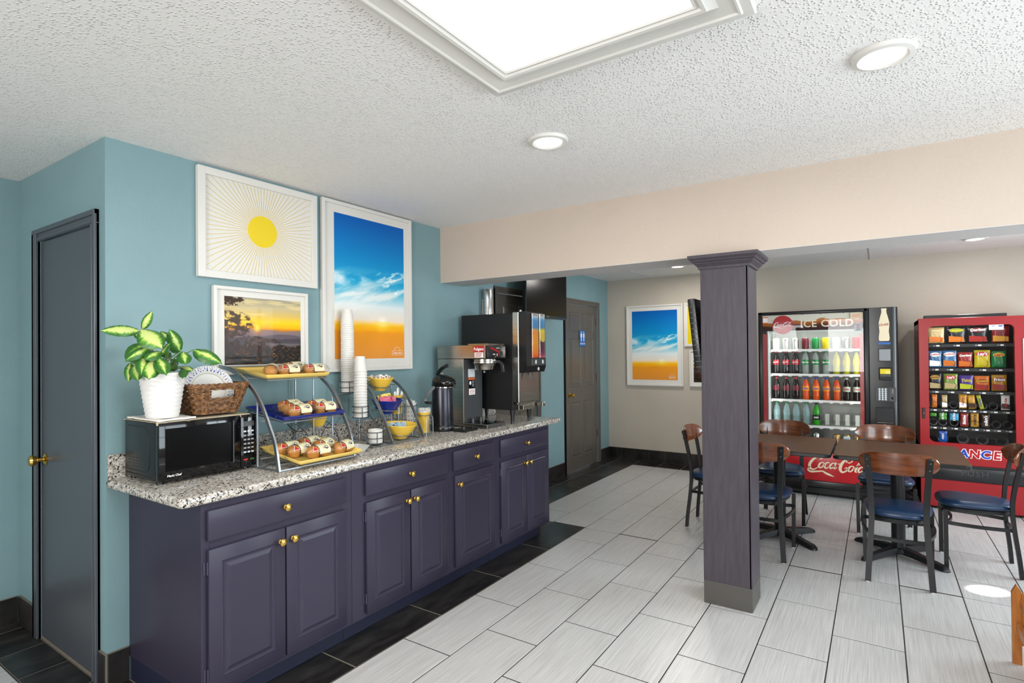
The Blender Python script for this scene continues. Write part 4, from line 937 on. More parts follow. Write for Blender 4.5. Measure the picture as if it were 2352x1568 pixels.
for k in range(16):
    a = k * 2.4; q = .012 + .015 * math.sqrt(k); Mk = Matrix.Translation((c[0] + q * math.cos(a), c[1] + q * math.sin(a), c[2] + h - .016 + .020 * (1 - q / .09) + rp.uniform(-.003, .006))) @ Euler((rp.uniform(-1.2, 1.2), rp.uniform(-1.2, 1.2), a)).to_matrix().to_4x4()
    if cm is None:
        cm = thing('creamer_cup', 'x', 'creamer', (0, 0, 0), 0, 'small creamer cups in the top bowl')
        obj('cup_body', B().lathe([(0, -.011), (.011, -.011), (.0155, .010), (.0185, .011), (.0185, .012), (0, .0122)], (0, 0, 0), 14), 'white_plastic', cm, world=False)
        obj('foil_lid', B().lathe([(0, .0124), (.0183, .0124), (.0183, .0130), (0, .0132)], (0, 0, 0), 14), 'label_white', cm, world=False); obj('lid_print', B().lathe([(0, .0133), (.010, .0133), (.010, .0136), (0, .0137)], (0, 0, 0), 12), 'muffin', cm, 'brown print on the lid', world=False); o = cm
    else: o = dup(cm)
    o.matrix_world = Mk; o['label'] = 'small white creamer cup heaped in the top yellow bowl'
# ------------------------------------------------------------------ utensil caddy
uc = thing('utensil_rack', 'wire rack of three upright cutlery cups right of the bowl stand', 'rack', (.21, 1.69, ZT))
CUPS = [(.325, 1.735, .953, .0425, .138, 'ceramic_yellow', 'yellow cutlery cup full of plastic forks, nearest the worktop edge'), (.190, 1.745, 1.010, .042, .138, 'ceramic_white', 'white speckled cutlery cup full of wrapped straws'), (.190, 1.615, 1.085, .042, .125, 'ceramic_yellow', 'yellow cutlery cup with white knives at the back left of the rack')]
for x, y, z, r, h, mt_, lab in CUPS:
    b = B().lathe([(0, 0), (r * .80, 0), (r * .83, .004), (r * .97, h * .93), (r * 1.08, h * .97), (r * 1.09, h), (r * 1.0, h), (r * .93, h * .93), (r * .8, .008), (0, .008)], (x, y, z), 30)
    t = thing('cutlery_cup', lab, 'cup', (x, y, z), 0, 'cutlery cups in the wire rack'); obj('cup_body', b, mt_, t, smooth=50)
    if mt_ == 'ceramic_white':
        d = B()
        for i in range(12):
            for j in range(4): a = 2 * PI * i / 12; d.ell((x + r * .905 * math.cos(a), y + r * .905 * math.sin(a), z + .022 + j * .028), (.003, .003, .005), 6, 4)
        obj('pattern', d, 'dark_grey', t, 'small dark motifs', kind='stuff')
    obj('ring', B().tube([(x + r * 1.08 * math.cos(k * PI / 14), y + r * 1.08 * math.sin(k * PI / 14), z + h * .86) for k in range(28)], .0026, 5, True), 'rack_metal', uc)
    for k in range(4):
        a = PI / 4 + .2 + k * PI / 2; ca, sa = math.cos(a), math.sin(a); R1, R2 = r * 1.08, r * 1.50
        obj('bent_leg', B().tube([(x + R1 * ca, y + R1 * sa, z + h * .86), (x + R1 * 1.16 * ca, y + R1 * 1.16 * sa, z + h * .85), (x + R2 * .98 * ca, y + R2 * .98 * sa, z + h * .70), (x + R2 * ca, y + R2 * sa, z + h * .5), (x + R2 * ca, y + R2 * sa, ZT + .002)], .0026, 6), 'rack_metal', uc)
    obj('cup_strap', B().tube([(x + r * 1.02, y, z + h * .86), (x + r * .9, y, z - .002), (x - r * .9, y, z - .002), (x - r * 1.02, y, z + h * .86)], .0026, 6), 'rack_metal', uc)
obj('top_loop', B().tube(arc3((.14, 1.64, 1.14), (.14, 1.70, 1.26), (.14, 1.80, 1.11)), .0028, 6), 'wire_dark', uc)
def utensil(kind, p, q, lab, grp):
    p, q = Vector(p), Vector(q); t = (q - p).normalized(); s_ = t.cross(Vector((.9, -.4, 0))).normalized(); n = t.cross(s_); b = B(); L = (q - p).length
    prof = {'fork': [(0, .003), (.6, .0035), (.7, .011), (.86, .012)], 'knife': [(0, .004), (.5, .005), (.55, .009), (.95, .008), (1, .002)], 'straw': [(0, .0045), (1, .0045)]}[kind]
    rs = [b.ring([p + t * (L * u) + s_ * w + n * .0008, p + t * (L * u) - s_ * w + n * .0008, p + t * (L * u) - s_ * w - n * .0008, p + t * (L * u) + s_ * w - n * .0008]) for u, w in prof]; b.skin(rs)
    if kind == 'fork':
        for k in (-1, -.33, .33, 1): b.box(-.0012, .0012, -.0008, .0008, 0, L * .15, M4=Matrix.Translation(p + t * (L * .86) + s_ * (k * .0095)) @ Matrix((s_, n, t)).transposed().to_4x4())
    return solo({'fork': 'plastic_fork', 'knife': 'plastic_knife', 'straw': 'wrapped_straw'}[kind], b, 'white_plastic', lab, {'fork': 'fork', 'knife': 'knife', 'straw': 'straw'}[kind], grp)
for k in range(11):
    a = k * 2.39; utensil('fork', (.325 + .008 * math.cos(a), 1.735 + .008 * math.sin(a), .965), (.325 + .032 * math.cos(a), 1.735 + .036 * math.sin(a) + .008, 1.110 + .006 * (k % 3)), 'white plastic fork in the front yellow cutlery cup', 'forks in the front cutlery cup')
for k in range(8):
    a = k * 2.39; utensil('straw', (.190 + .008 * math.cos(a), 1.745 + .008 * math.sin(a), 1.022), (.190 + .028 * math.cos(a), 1.745 + .03 * math.sin(a), 1.162 + .006 * (k % 3)), 'paper-wrapped straw in the white cutlery cup', 'straws in the white cup')
for k, (dx, dy, z) in enumerate([(.0, .0, 1.262), (.01, .030, 1.238), (.005, .037, 1.236), (-.012, -.018, 1.235)]):
    utensil('knife', (.190 + dx * .2, 1.615 + dy * .2, 1.10), (.190 + dx, 1.615 + dy + .015, z), ('tallest white plastic knife at the back of the cutlery rack', 'white plastic knife leaning right in the rear cup', 'second white plastic knife leaning right in the rear cup', 'white plastic knife leaning left in the rear cup')[k], 'knives in the rear cutlery cup')
# ------------------------------------------------------------------ airpot
ax, ay = .285, 1.975
ap = thing('airpot', 'dark metal pump coffee flask with black lid beside the coffee brewer', 'flask', (ax, ay, ZT))
M('airpot_metal', '#3a3a40', .28, .85)
obj('body', B().lathe([(0, .0), (.080, .0), (.083, .006), (.083, .028), (.079, .034), (.080, .04), (.077, .17), (.073, .29), (.070, .310), (0, .312)], (ax, ay, ZT + .0005), 40), 'airpot_metal', ap)
obj('base_ring', B().lathe([(.0835, .002), (.086, .006), (.086, .034), (.0825, .040)], (ax, ay, ZT), 40, cap=(False, False)), 'black_plastic', ap)
obj('collar', B().lathe([(.070, .305), (.075, .308), (.075, .318), (.070, .320)], (ax, ay, ZT), 40), 'chrome', ap)
hd = B(); rs = []
for z, rx, off in ((.316, .078, 0), (.330, .084, .006), (.350, .084, .010), (.370, .076, .006), (.388, .058, -.002), (.398, .030, -.008), (.400, .004, -.010)):
    rs.append(hd.ring([(ax + off + rx * (1.22 if math.cos(a) > 0 else 1) * math.cos(a), ay + rx * .92 * math.sin(a), ZT + z) for a in [k * PI / 18 for k in range(36)]]))
hd.skin(rs); obj('lid', hd, 'black_gloss', ap, smooth=60)
obj('spout', B().tube([(ax + .085, ay, ZT + .340), (ax + .108, ay, ZT + .332), (ax + .112, ay, ZT + .305)], .008, 10), 'black_plastic', ap)
obj('pump_lever', B().tube(arc3((ax - .045, ay - .004, ZT + .385), (ax - .03, ay - .004, ZT + .445), (ax + .060, ay - .004, ZT + .468)), 0, 4, rect=(.004, .012)), 'black_gloss', ap, smooth=40)
hn = [(ax - .02, ay - .082, ZT + .318), (ax - .055, ay - .105, ZT + .27), (ax - .075, ay - .118, ZT + .215), (ax - .045, ay - .112, ZT + .205), (ax - .02, ay - .100, ZT + .208)]
obj('carry_handle', B().tube(arc_pts([Vector(p) + Vector((.02, .0, 0)) for p in hn], 4), 0, 4, rect=(.005, .009)), 'black_plastic', ap, smooth=40)
# ------------------------------------------------------------------ coffee brewer
cb_ = thing('coffee_brewer', 'stainless steel coffee brewer with brew funnel on the worktop', 'coffee machine', (.30, 2.30, ZT))
Y0, Y1 = 2.178, 2.412; Z1 = 1.548
obj('tower', B().box(.065, .318, Y0, Y1, .962, 1.446, .003, 1), 'steel', cb_)
obj('tower_front', B().box(.3178, .3215, Y0 + .012, Y1 - .004, .968, 1.442, .001, 1), 'dark_grey', cb_)
obj('head', B().box(.062, .520, Y0 - .001, Y1 + .001, 1.447, Z1, .003, 1), 'steel', cb_)
obj('head_top', B().box(.36, .535, Y0 + .004, Y1 - .004, Z1 - .001, Z1 + .010, .002, 1), 'steel', cb_)
fp = obj('control_panel', B().box(.5195, .542, Y0 + .002, Y1, 1.450, 1.540, .004, 2), 'black_plastic', cb_)
text('BUNN', (.5426, 2.31, 1.523), (0, 1, 0), (0, 0, 1), .016, 'light_grey', fp)
obj('red_decal', B().tube([(.5428, 2.215, 1.528), (.5428, 2.28, 1.508), (.5428, 2.325, 1.496), (.5428, 2.325, 1.468)], 0, 4, rect=(.0006, .006)), 'red_bright', fp, smooth=0)
for y, z, w, h, mt_ in ((2.262, 1.478, .030, .008, 'light_grey'), (2.30, 1.475, .010, .020, 'light_grey'), (2.275, 1.460, .010, .008, 'mid_grey'), (2.35, 1.485, .012, .035, 'black_matte'), (2.368, 1.485, .010, .030, 'black_matte')): obj('switch', B().box(.5415, .5432, y - w / 2, y + w / 2, z - h / 2, z + h / 2, .0008, 1), mt_, fp)
obj('indicator', B().box(.5415, .5432, 2.388, 2.395, 1.482, 1.489, .0008, 1), 'leaf_dark', fp, 'green indicator light')
lab = obj('red_label', B().box(.412, .516, Y0 - .0018, Y0 - .0008, 1.496, 1.540), 'text_red', cb_, 'red coffee brand label')
text('Folgers', (.464, Y0 - .0022, 1.517), (1, 0, 0), (0, 0, 1), .031, 'label_white', lab, bold=.03)
lab = obj('notice_label', B().box(.426, .505, Y0 - .0018, Y0 - .0008, 1.456, 1.493), 'label_white', cb_)
for k, z in enumerate((1.485, 1.475, 1.465)): obj('print_line', B().box(.434, .497 - .006 * k, Y0 - .0023, Y0 - .0017, z - .002, z + .002), 'text_red', lab)
fu = B().lathe([(0, 0), (.062, 0), (.068, .004), (.074, .022), (.088, .050), (.092, .054), (.092, .066), (.089, .070), (.089, .082), (0, .082)], (.423, 2.300, 1.360), 40)
obj('brew_funnel', fu, 'steel', cb_, 'stainless brew basket')
obj('funnel_tip', B().lathe([(0, 0), (.008, .002), (.010, .012), (.006, .018), (.006, .024)], (.423, 2.300, 1.338), 14), 'steel', cb_)
obj('funnel_handle', B().tube(arc_pts([(.505, 2.325, 1.426), (.545, 2.335, 1.420), (.562, 2.338, 1.39), (.566, 2.338, 1.345)], 4), 0, 4, rect=(.0065, .010)), 'black_plastic', cb_, smooth=50)
ob = obj('caution_sticker', B().box(.51, .5125, 2.272, 2.33, 1.422, 1.434), 'label_white', cb_)
for z0, z1, y0, y1, mt_, nm in ((1.306, 1.368, 2.231, 2.313, 'light_grey', 'sticker'), (1.286, 1.302, 2.236, 2.310, 'orange', 'warning_sticker'), (1.222, 1.285, 2.236, 2.310, 'black_gloss', 'warning_text_panel'), (1.172, 1.218, 2.240, 2.314, 'label_white', 'sticker')):
    s_ = obj(nm, B().box(.3214, .3222, y0, y1, z0, z1), mt_, cb_)
    if nm == 'warning_sticker': text('CAUTION', (.3225, 2.273, 1.294), (0, 1, 0), (0, 0, 1), .012, 'text_black', s_)
    if mt_ == 'black_gloss':
        for k in range(4): obj('print_line', B().box(.3221, .3226, 2.276, 2.304 - .004 * (k % 2), 1.272 - k * .012, 1.276 - k * .012), 'light_grey', s_)
        obj('pictogram', B().ell((.3222, 2.256, 1.262), (.0006, .012, .015), 10, 6), 'label_white', s_)
    if z0 == 1.172:
        for k in range(3): obj('print_line', B().box(.3221, .3226, 2.248, 2.306, 1.205 - k * .012, 1.209 - k * .012), 'text_red', s_)
obj('base_plate', B().box(.062, .535, Y0, Y1 + .002, .943, .967, .003, 1), 'steel', cb_)
obj('warmer_plate', B().box(.325, .530, Y0 + .004, Y1 - .004, .9665, .9685, .001, 1), 'black_gloss', cb_)
obj('front_grille', B().box(.5348, .5375, Y0 + .012, Y1 - .008, .948, .962, .001, 1), 'dark_grey', cb_)
for y in (2.245, 2.345): obj('knob', B().lathe([(0, 0), (.015, 0), (.014, .030), (0, .032)], (.35, y, .9685), 16), 'black_plastic', cb_)
for x in (.09, .51):
    for y in (Y0 + .02, Y1 - .02): obj('foot', B().lathe([(0, 0), (.010, 0), (.010, .010), (0, .010)], (x, y, ZT + .0005), 10), 'black_plastic', cb_)
obj('sight_gauge', B().ell((.12, Y0 - .012, 1.335), (.010, .012, .022), 12, 8), 'clear_plastic', cb_)
tr_ = thing('drip_tray', 'small black drip tray on the worktop in front of the airpot and brewer', 'tray', (.45, 2.05, ZT))
obj('tray_body', B().box(.385, .500, 1.960, 2.115, ZT + .0008, ZT + .016, .003, 1), 'black_plastic', tr_); obj('tray_grid', B().box(.392, .493, 1.968, 2.108, ZT + .0155, ZT + .018), 'black_gloss', tr_)
# ------------------------------------------------------------------ juice dispenser
jd = thing('juice_dispenser', 'tall black and steel two-flavour juice dispenser on legs at the worktop end', 'drink dispenser', (.33, 2.65, ZT))
Y0, Y1 = 2.500, 2.795
obj('side_panel', B().box(.045, .548, Y0, Y1, 1.042, 1.797, .003, 1), 'black_matte', jd)
obj('steel_front', B().box(.5485, .603, Y0 - .001, Y1 + .001, 1.102, 1.803, .004, 1), 'steel', jd)
dr = B(); P = [(.603, 1.803), (.650, 1.806), (.664, 1.796), (.668, 1.44), (.672, 1.385), (.655, 1.335), (.603, 1.333)]
dr.prism(P, 'y', Y0 + .010, Y1 + .006)
for v in dr.bm.verts: v.co = Vector((v.co.x, v.co.y, v.co.z))
dm = obj('door', dr, 'black_plastic', jd, smooth=0)
# prism with axis y keeps (u, w, v): x = u, z = v
obj('hinge_knob', B().lathe([(0, 0), (.009, 0), (.010, .006), (.006, .014), (0, .016)], (.612, Y0 + .02, 1.804), 14), 'light_grey', jd)
jc = [[lin(c)[:3] for c in q] for q in (('#d8401c', '#f08a1a', '#f6a428', '#4a86c0', '#e9d8c8'), ('#401a2c', '#6a2038', '#f2c92a', '#3d74b5', '#d84a3c'))]
def paint_j(i):
    def f(s, t):
        c = grad(t, [(0, ('#e0491e', '#c85a6a')[i]), (.10, ('#f07a22', '#7a2a44')[i]), (.34, ('#f39a24', '#4a1a30')[i]), (.52, ('#ef8a2a', '#8a3040')[i]), (.62, ('#d8a070', '#f2cf35')[i]), (.70, '#4f86bd'), (.85, '#5b94c8'), (.93, '#b9c8d8'), (1, '#e4e0dc')])
        r = np.sqrt(((s - .35 - .3 * i) / .55) ** 2 + ((t - .50) / .14) ** 2); c = mixc(c, ((.95, .55, .12), (.93, .78, .15))[i], (r < 1) * .9)
        c = mixc(c, (1, .85, .6), ((np.abs(np.sin(r * 9)) > .93) & (r < 1)) * .5); return mixc(c, (1, .93, .85), np.clip(fbm(s * 4, t * 12, 3 + i) - .62, 0, 1) * (t < .5))
    return f
for i, (a, c_) in enumerate(((2.590, 2.690), (2.700, 2.790))):
    me = print_mesh(paint_j(i), 24, 90); b = obj('flavour_panel', me, 'print', dm, ('orange juice picture panel', 'grape and lemon picture panel')[i], smooth=0) if False else None
    me.transform(Matrix.Translation((.6695, a, 1.448)) @ Matrix.Diagonal((1, c_ - a, .345, 1))); o = obj('flavour_panel', me, 'print', dm, ('orange juice picture panel', 'berry and lemon picture panel')[i])
    gb = B(); rs_ = [gb.ring([(.6698 + .010 * math.sin(PI * k / 8), a + (c_ - a) * k / 8, z) for k in range(9)]) for z in (1.446, 1.795)]; gb.skin(rs_, False); obj('curved_cover', gb, 'clear_plastic', dm, 'clear bowed cover')
text('ORANGE', (.6705, 2.640, 1.782), (0, 1, 0), (0, 0, 1), .018, 'text_red', dm); text('JUICE', (.6705, 2.745, 1.782), (0, 1, 0), (0, 0, 1), .018, 'text_red', dm)
bp_ = obj('button_panel', B().box(.668, .674, 2.580, 2.798, 1.388, 1.440, .003, 1), 'dark_grey', dm)
for y in (2.64, 2.745): obj('push_button', B().ell((.675, y, 1.415), (.003, .014, .017), 14, 8), 'light_grey', bp_)
obj('push_button', B().ell((.667, 2.69, 1.360), (.006, .012, .014), 14, 8), 'light_grey', dm)
obj('splash_panel', B().box(.560, .585, Y0 + .012, Y1 - .004, 1.086, 1.330, .002, 1), 'steel', jd)
for y in (2.585, 2.67): obj('nozzle', B().tube([(.618, y, 1.334), (.630, y, 1.305), (.633, y + .002, 1.282)], [.0065, .006, .005], 10), 'dark_grey', jd)
obj('tray_bracket', B().box(.548, .600, Y0 + .002, 2.735, 1.046, 1.086, .002, 1), 'steel', jd); obj('tray_end', B().box(.600, .640, 2.505, 2.60, 1.052, 1.084, .002, 1), 'steel', jd)
obj('tray_arm', B().box(.59, .66, 2.76, 2.80, 1.056, 1.088, .002, 1), 'steel', jd)
for x in (.10, .528):
    for y in (2.522, 2.765): obj('leg', B().lathe([(0, .0), (.015, .0), (.012, .008), (.013, .02), (.022, .107), (0, .107)], (x, y, ZT + .0006), 16), 'black_plastic', jd)
# cup dispenser tube on the wall behind it
cd = thing('cup_dispenser', 'polished steel tube cup dispenser on the wall behind the juice machine', 'cup dispenser', (.056, 2.86, 1.70))
obj('tube', B().lathe([(0, 1.70), (.044, 1.70), (.044, 2.038), (.046, 2.040), (.046, 2.046), (0, 2.046)], (.056, 2.86, 0), 36), 'chrome', cd); obj('bracket', B().box(.001, .014, 2.84, 2.88, 1.78, 1.96, .001, 1), 'steel', cd)
# ------------------------------------------------------------------ televisions
tv = thing('television', 'flat black television hung on an arm above the far doorways', 'television', (-.06, 4.10, 1.86))
obj('screen_case', B().box(-.10, -.055, 3.665, 4.545, 1.862, 2.385, .006, 2), 'black_plastic', tv); obj('screen', B().box(-.0552, -.0535, 3.678, 4.532, 1.886, 2.373), 'screen_black', tv)
obj('stand_ledge', B().box(-.10, -.053, 3.70, 4.51, 1.853, 1.864, .003, 1), 'dark_grey', tv); obj('wall_arm', B().box(-.277, -.10, 4.05, 4.15, 2.08, 2.18, .004, 1), 'black_metal', tv); obj('wall_plate', B().box(-.2775, -.262, 3.98, 4.22, 2.0, 2.26, .003, 1), 'black_metal', tv)
text('SAMSUNG', (-.0530, 4.105, 1.875), (0, 1, 0), (0, 0, 1), .012, 'light_grey', tv)
t2 = thing('television', 'thin black television on the left side of the column, seen from its edge', 'television', (1.985, 2.68, 1.36))
Mv = Matrix.Translation((1.987, 2.40, 1.59)) @ Matrix.Rotation(math.radians(-5.5), 4, 'Y')
b = B().box(-.022, .022, -.09, .62, -.215, .215, .006, 2, Mv); obj('screen_case', b, 'black_plastic', t2)
b = B().box(-.0235, -.0218, -.078, .608, -.20, .205, M4=Mv); obj('screen', b, 'screen_black', t2)
rb = B()
for k in range(12): rb.box(-.012, .0225, -.0915, -.0895, -.20 + .033 * k, -.195 + .033 * k, M4=Mv)
obj('edge_vents', rb, 'dark_grey', t2, kind='stuff'); obj('bracket', B().box(1.995, KX0, 2.38, 2.46, 1.55, 1.63), 'black_metal', t2)
# ------------------------------------------------------------------ tables
def table(x0, x1, y0, y1, label):
    cx, cy = (x0 + x1) / 2, (y0 + y1) / 2; t = thing('dining_table', label, 'table', (cx, cy, 0), 0, 'pedestal tables')
    top = B(); rs = []
    for ins, z in ((.004, .724), (0, .728), (0, .748), (.004, .752)): rs.append(top.ring([(x, y, z) for x, y in rrect(cx, cy, (x1 - x0) / 2 - ins, (y1 - y0) / 2 - ins, .04, 6)]))
    top.skin(rs); tt = obj('tabletop', top, 'black_plastic', t)
    obj('wood_surface', B().prism(rrect(cx, cy, (x1 - x0) / 2 - .005, (y1 - y0) / 2 - .005, .037, 6), 'z', .7515, .755), 'table_wood', tt, 'dark brown wood-grain top')
    obj('pedestal', B().lathe([(0, .04), (.043, .04), (.043, .715), (0, .715)], (cx, cy, 0), 28), 'black_metal', t)
    obj('top_plate', B().box(cx - .16, cx + .16, cy - .16, cy + .16, .712, .7235, .003, 1), 'black_metal', t)
    obj('base_hub', B().lathe([(0, .035), (.075, .035), (.06, .060), (.045, .066), (0, .066)], (cx, cy, 0), 24), 'black_metal', t)
    for k in range(4):
        a = PI / 4 + k * PI / 2 + .12; ca, sa = math.cos(a), math.sin(a); b = B(); rs = []
        for r, w, z0, z1 in ((.02, .040, .026, .068), (.12, .034, .022, .060), (.24, .028, .010, .044), (.31, .030, .003, .034), (.335, .024, .002, .020), (.345, .014, .002, .010)):
            rs.append(b.ring([(cx + r * ca - s_ * sa, cy + r * sa + s_ * ca, z) for s_, z in ((-w, z0), (w, z0), (w * .7, z1), (-w * .7, z1))]))
        b.skin(rs); obj('leg', b, 'black_metal', t)
    return t
table(2.631, 3.392, 3.395, 4.225, 'square wood-top pedestal table on the right, in front of the snack machine')
table(1.855, 2.618, 3.395, 4.215, 'square wood-top pedestal table on the left, partly behind the column')
# ------------------------------------------------------------------ chairs (local: faces +y)
ch0 = thing('dining_chair', 'x', 'chair', (0, 0, 0), 0, 'blue-seat chairs around the tables')
def cobj(n, b, m_, **k): return obj(n, b, m_, ch0, world=False, **k)
seat = B(); SO = []
def seat_outline(e):
    P = []
    for k in range(44):
        a = 2 * PI * k / 44; ca, sa = math.cos(a), math.sin(a); f = lambda v: math.copysign(abs(v) ** .62, v)
        y = .012 + (.205 + e) * f(sa); hw = (.178 + e) + (.030 + 0 * e) * f(sa); P.append((hw * f(ca), y))
    return P
seat.skin([seat.ring([(x, y, z) for x, y in seat_outline(e)]) for e, z in ((-.014, .418), (0, .424), (.006, .434), (.004, .446), (-.008, .457), (-.035, .464), (-.09, .468), (-.15, .469))])
cobj('seat', seat, 'navy_vinyl', smooth=60, label='navy blue vinyl seat')
fr = B(); fr.skin([fr.ring([(x, y, z) for x, y in seat_outline(e)]) for e, z in ((-.018, .392), (-.012, .394), (-.010, .412), (-.016, .418))]); cobj('seat_frame', fr, 'black_metal')
for s_ in (-1, 1):
    P = arc_pts([(s_ * .167, -.205, .004), (s_ * .160, -.196, .12), (s_ * .148, -.176, .30), (s_ * .142, -.168, .44), (s_ * .146, -.178, .56), (s_ * .156, -.206, .72), (s_ * .163, -.226, .815)], 5)
    lg = cobj('leg', B().tube(P, 0, 4, rect=(.0115, .0165)), 'black_metal', smooth=30)
    for z, y in ((.790, -.2375), (.745, -.229)): obj('bolt', B().lathe([(0, 0), (.006, 0), (.005, .004), (0, .005)], (0, 0, 0), 10, M4=Matrix.Translation((s_ * (.163 - (.79 - z) * .1), y - .0005, z)) @ Matrix.Rotation(PI / 2, 4, 'X')), 'dark_grey', lg, world=False)
    cobj('leg', B().tube([(s_ * .186, .178, .004), (s_ * .190, .180, .405)], 0, 4, rect=(.0125, .0125)), 'black_metal', smooth=30)
    for x, y in ((.167, -.205), (.186, .178)): cobj('glide', B().lathe([(0, .0005), (.014, .0005), (.014, .006), (0, .006)], (s_ * x, y, 0), 10), 'white_plastic')
    cobj('side_stretcher', B().tube(arc3((s_ * .188, .178, .315), (s_ * .222, .0, .31), (s_ * .150, -.176, .305), 10), 0, 4, rect=(.006, .011)), 'black_metal', smooth=40)
cobj('stretcher', B().tube(arc3((-.150, -.176, .285), (0, -.20, .282), (.150, -.176, .285), 8), 0, 4, rect=(.006, .011)), 'black_metal', smooth=40)
cobj('stretcher', B().tube(arc3((-.188, .17, .318), (0, .10, .318), (.188, .17, .318), 8), 0, 4, rect=(.006, .011)), 'black_metal', smooth=40)
bk_ = B(); G = []; NX, NZ = 28, 6
for side in (0, 1):
    g_ = []
    for i in range(NX + 1):
        u = -1 + 2 * i / NX; x = .212 * math.sin(u * PI / 2); hh = .068 * max(1 - (abs(x) / .2125) ** 4.2, .0) ** .5 + .002
        row = []
        for j in range(NZ + 1):
            v = -1 + 2 * j / NZ; th = .0065 * (-1 if side else 1) * (1 if abs(v) < .99 else .5); z = .772 + v * hh
            row.append(bk_.bm.verts.new((x, -.246 + 1.62 * x * x + th - (z - .772) * .16 + .012 * (1 - x * x / .045) * 0, z)))
        g_.append(row)
    G.append(g_)
for g_ in G:
    for i in range(NX):
        for j in range(NZ): bk_.bm.faces.new((g_[i][j], g_[i + 1][j], g_[i + 1][j + 1], g_[i][j + 1]))
for i in range(NX):
    for e in (0, NZ): bk_.bm.faces.new((G[0][i][e], G[0][i + 1][e], G[1][i + 1][e], G[1][i][e]))
for e in (0, NX):
    for j in range(NZ): bk_.bm.faces.new((G[0][e][j], G[0][e][j + 1], G[1][e][j + 1], G[1][e][j]))
cobj('backrest', bk_, 'chair_wood', label='curved reddish-brown plywood backrest', smooth=50)
CH = [(3.000, 3.367, 0, 'blue-seat chair on the near side of the right table, back towards us'), (2.172, 3.405, 0, 'blue-seat chair on the near side of the left table, right beside the column'),
      (2.178, 4.360, PI, 'blue-seat chair on the far side of the left table, in front of the drinks machine'), (2.943, 4.400, PI, 'blue-seat chair on the far side of the right table, between the two vending machines'),
      (3.452, 3.865, PI / 2, 'blue-seat chair at the right end of the right table, facing left'), (1.742, 3.825, -PI / 2, 'blue-seat chair left of the column, facing right')]
for i, (x, y, rz, lab) in enumerate(CH):
    o = ch0 if i == 0 else dup(ch0); o.location = (x, y, 0); o.rotation_euler = (0, 0, rz); o['label'] = lab

# ------------------------------------------------------------------ drinks machine
YF = 5.300
vm = thing('drinks_vending_machine', 'tall black and red glass-front soft drinks vending machine', 'vending machine', (2.455, 5.75, 0))
VX0, VX1, VZ0, VZ1 = 1.842, 3.066, .085, 1.890
body = B().box(VX0, VX0 + .06, YF + .05, 6.15, VZ0, VZ1, .004, 1).box(2.80, VX1, YF + .05, 6.15, VZ0, VZ1, .004, 1).box(VX0, 2.82, YF + .05, 6.15, 1.80, VZ1, .004, 1).box(VX0, 2.82, YF + .05, 6.15, VZ0, .50, .004, 1).box(VX0, 2.82, 6.05, 6.15, VZ0, VZ1)
obj('cabinet_body', body, 'black_plastic', vm)
obj('base_plinth', B().box(VX0 + .03, VX1 - .03, YF + .04, 6.12, .03, VZ0), 'black_matte', vm)
for x in (1.92, 2.98):
    for y in (5.42, 6.08): obj('foot', B().lathe([(0, 0), (.022, 0), (.022, .006), (.010, .010), (.010, .032), (0, .032)], (x, y, 0), 12), 'dark_grey', vm)
ins = B().box(1.902, 1.915, 5.42, 6.04, .5, 1.8).box(2.785, 2.799, 5.42, 6.04, .5, 1.8).box(1.902, 2.799, 6.03, 6.045, .5, 1.8).box(1.902, 2.799, 5.42, 6.04, 1.786, 1.799)
obj('inner_liner', ins, 'machine_inside', vm)
df = B()
for q in ((VX0, VX0 + .042, .47, VZ1), (2.790, 2.826, .47, VZ1), (VX0, 2.826, 1.856, VZ1), (VX0, 2.826, .455, .50)): df.box(q[0], q[1], YF, YF + .045, q[2], q[3], .008, 2)
door = obj('door_frame', df, 'black_plastic', vm)
gp = obj('glass', B().box(VX0 + .04, 2.792, YF + .012, YF + .017, .49, 1.858), 'pane_vending', vm, 'clear door glass reflecting the windows')
# printed graphics behind the glass
def paint_head(s, t):
    c = grad(t, [(0, '#2a0f0d'), (.28, '#3a1510'), (.42, '#7a3a14'), (.55, '#b06a22'), (.62, '#d8cdb8'), (1, '#d6d3c4')])
    rg = .60 + .16 * (fbm(s * 6, s * 0, 3) - .5) * 2 + .12 * np.exp(-((s - .60) / .05) ** 2); c = mixc(c, (.84, .82, .76), (t > rg) * .95); c = mixc(c, (.66, .36, .12), ((t < rg) & (t > rg - .22)) * .8)
    return mixc(c, (.35, .16, .1), ((fbm(s * 50, t * 10, 8, 2) > .62) & (t > rg)) * .6)
hm = print_mesh(paint_head, 160, 40); hm.transform(Matrix(((0, .910, 0, 1.882), (0, 0, 0, YF + .020), (0, 0, .165, 1.690), (0, 0, 0, 1)))); hd_ = obj('header_sign', hm, 'print', vm, 'header print with cola splash')
obj('red_side_print', B().box(1.884, 1.926, YF + .020, YF + .023, .50, 1.66), 'red_paint', vm); obj('red_side_print', B().box(2.757, 2.792, YF + .020, YF + .023, .50, 1.64), 'red_bright', vm)
obj('liner_edge', B().box(1.926, 1.942, YF + .024, 5.43, .50, 1.70, .004, 1).box(1.926, 2.757, YF + .030, 5.43, 1.672, 1.69, .004, 1), 'machine_inside', vm)
dsc = obj('red_disc', B().lathe([(0, 0), (.097, 0), (.097, .002), (0, .002)], (0, 0, 0), 48, M4=Matrix.Translation((2.078, YF + .0195, 1.752)) @ Matrix.Rotation(PI / 2, 4, 'X')), 'text_red', vm, 'red cola logo disc')
script((2.078, YF + .0168, 1.750), (1, 0, 0), (0, 0, 1), .052, 'label_white', dsc)
text('ICE COLD', (2.475, YF + .0190, 1.752), (1, 0, 0), (0, 0, 1), .098, 'cream', hd_, bold=.018, space=1.08)
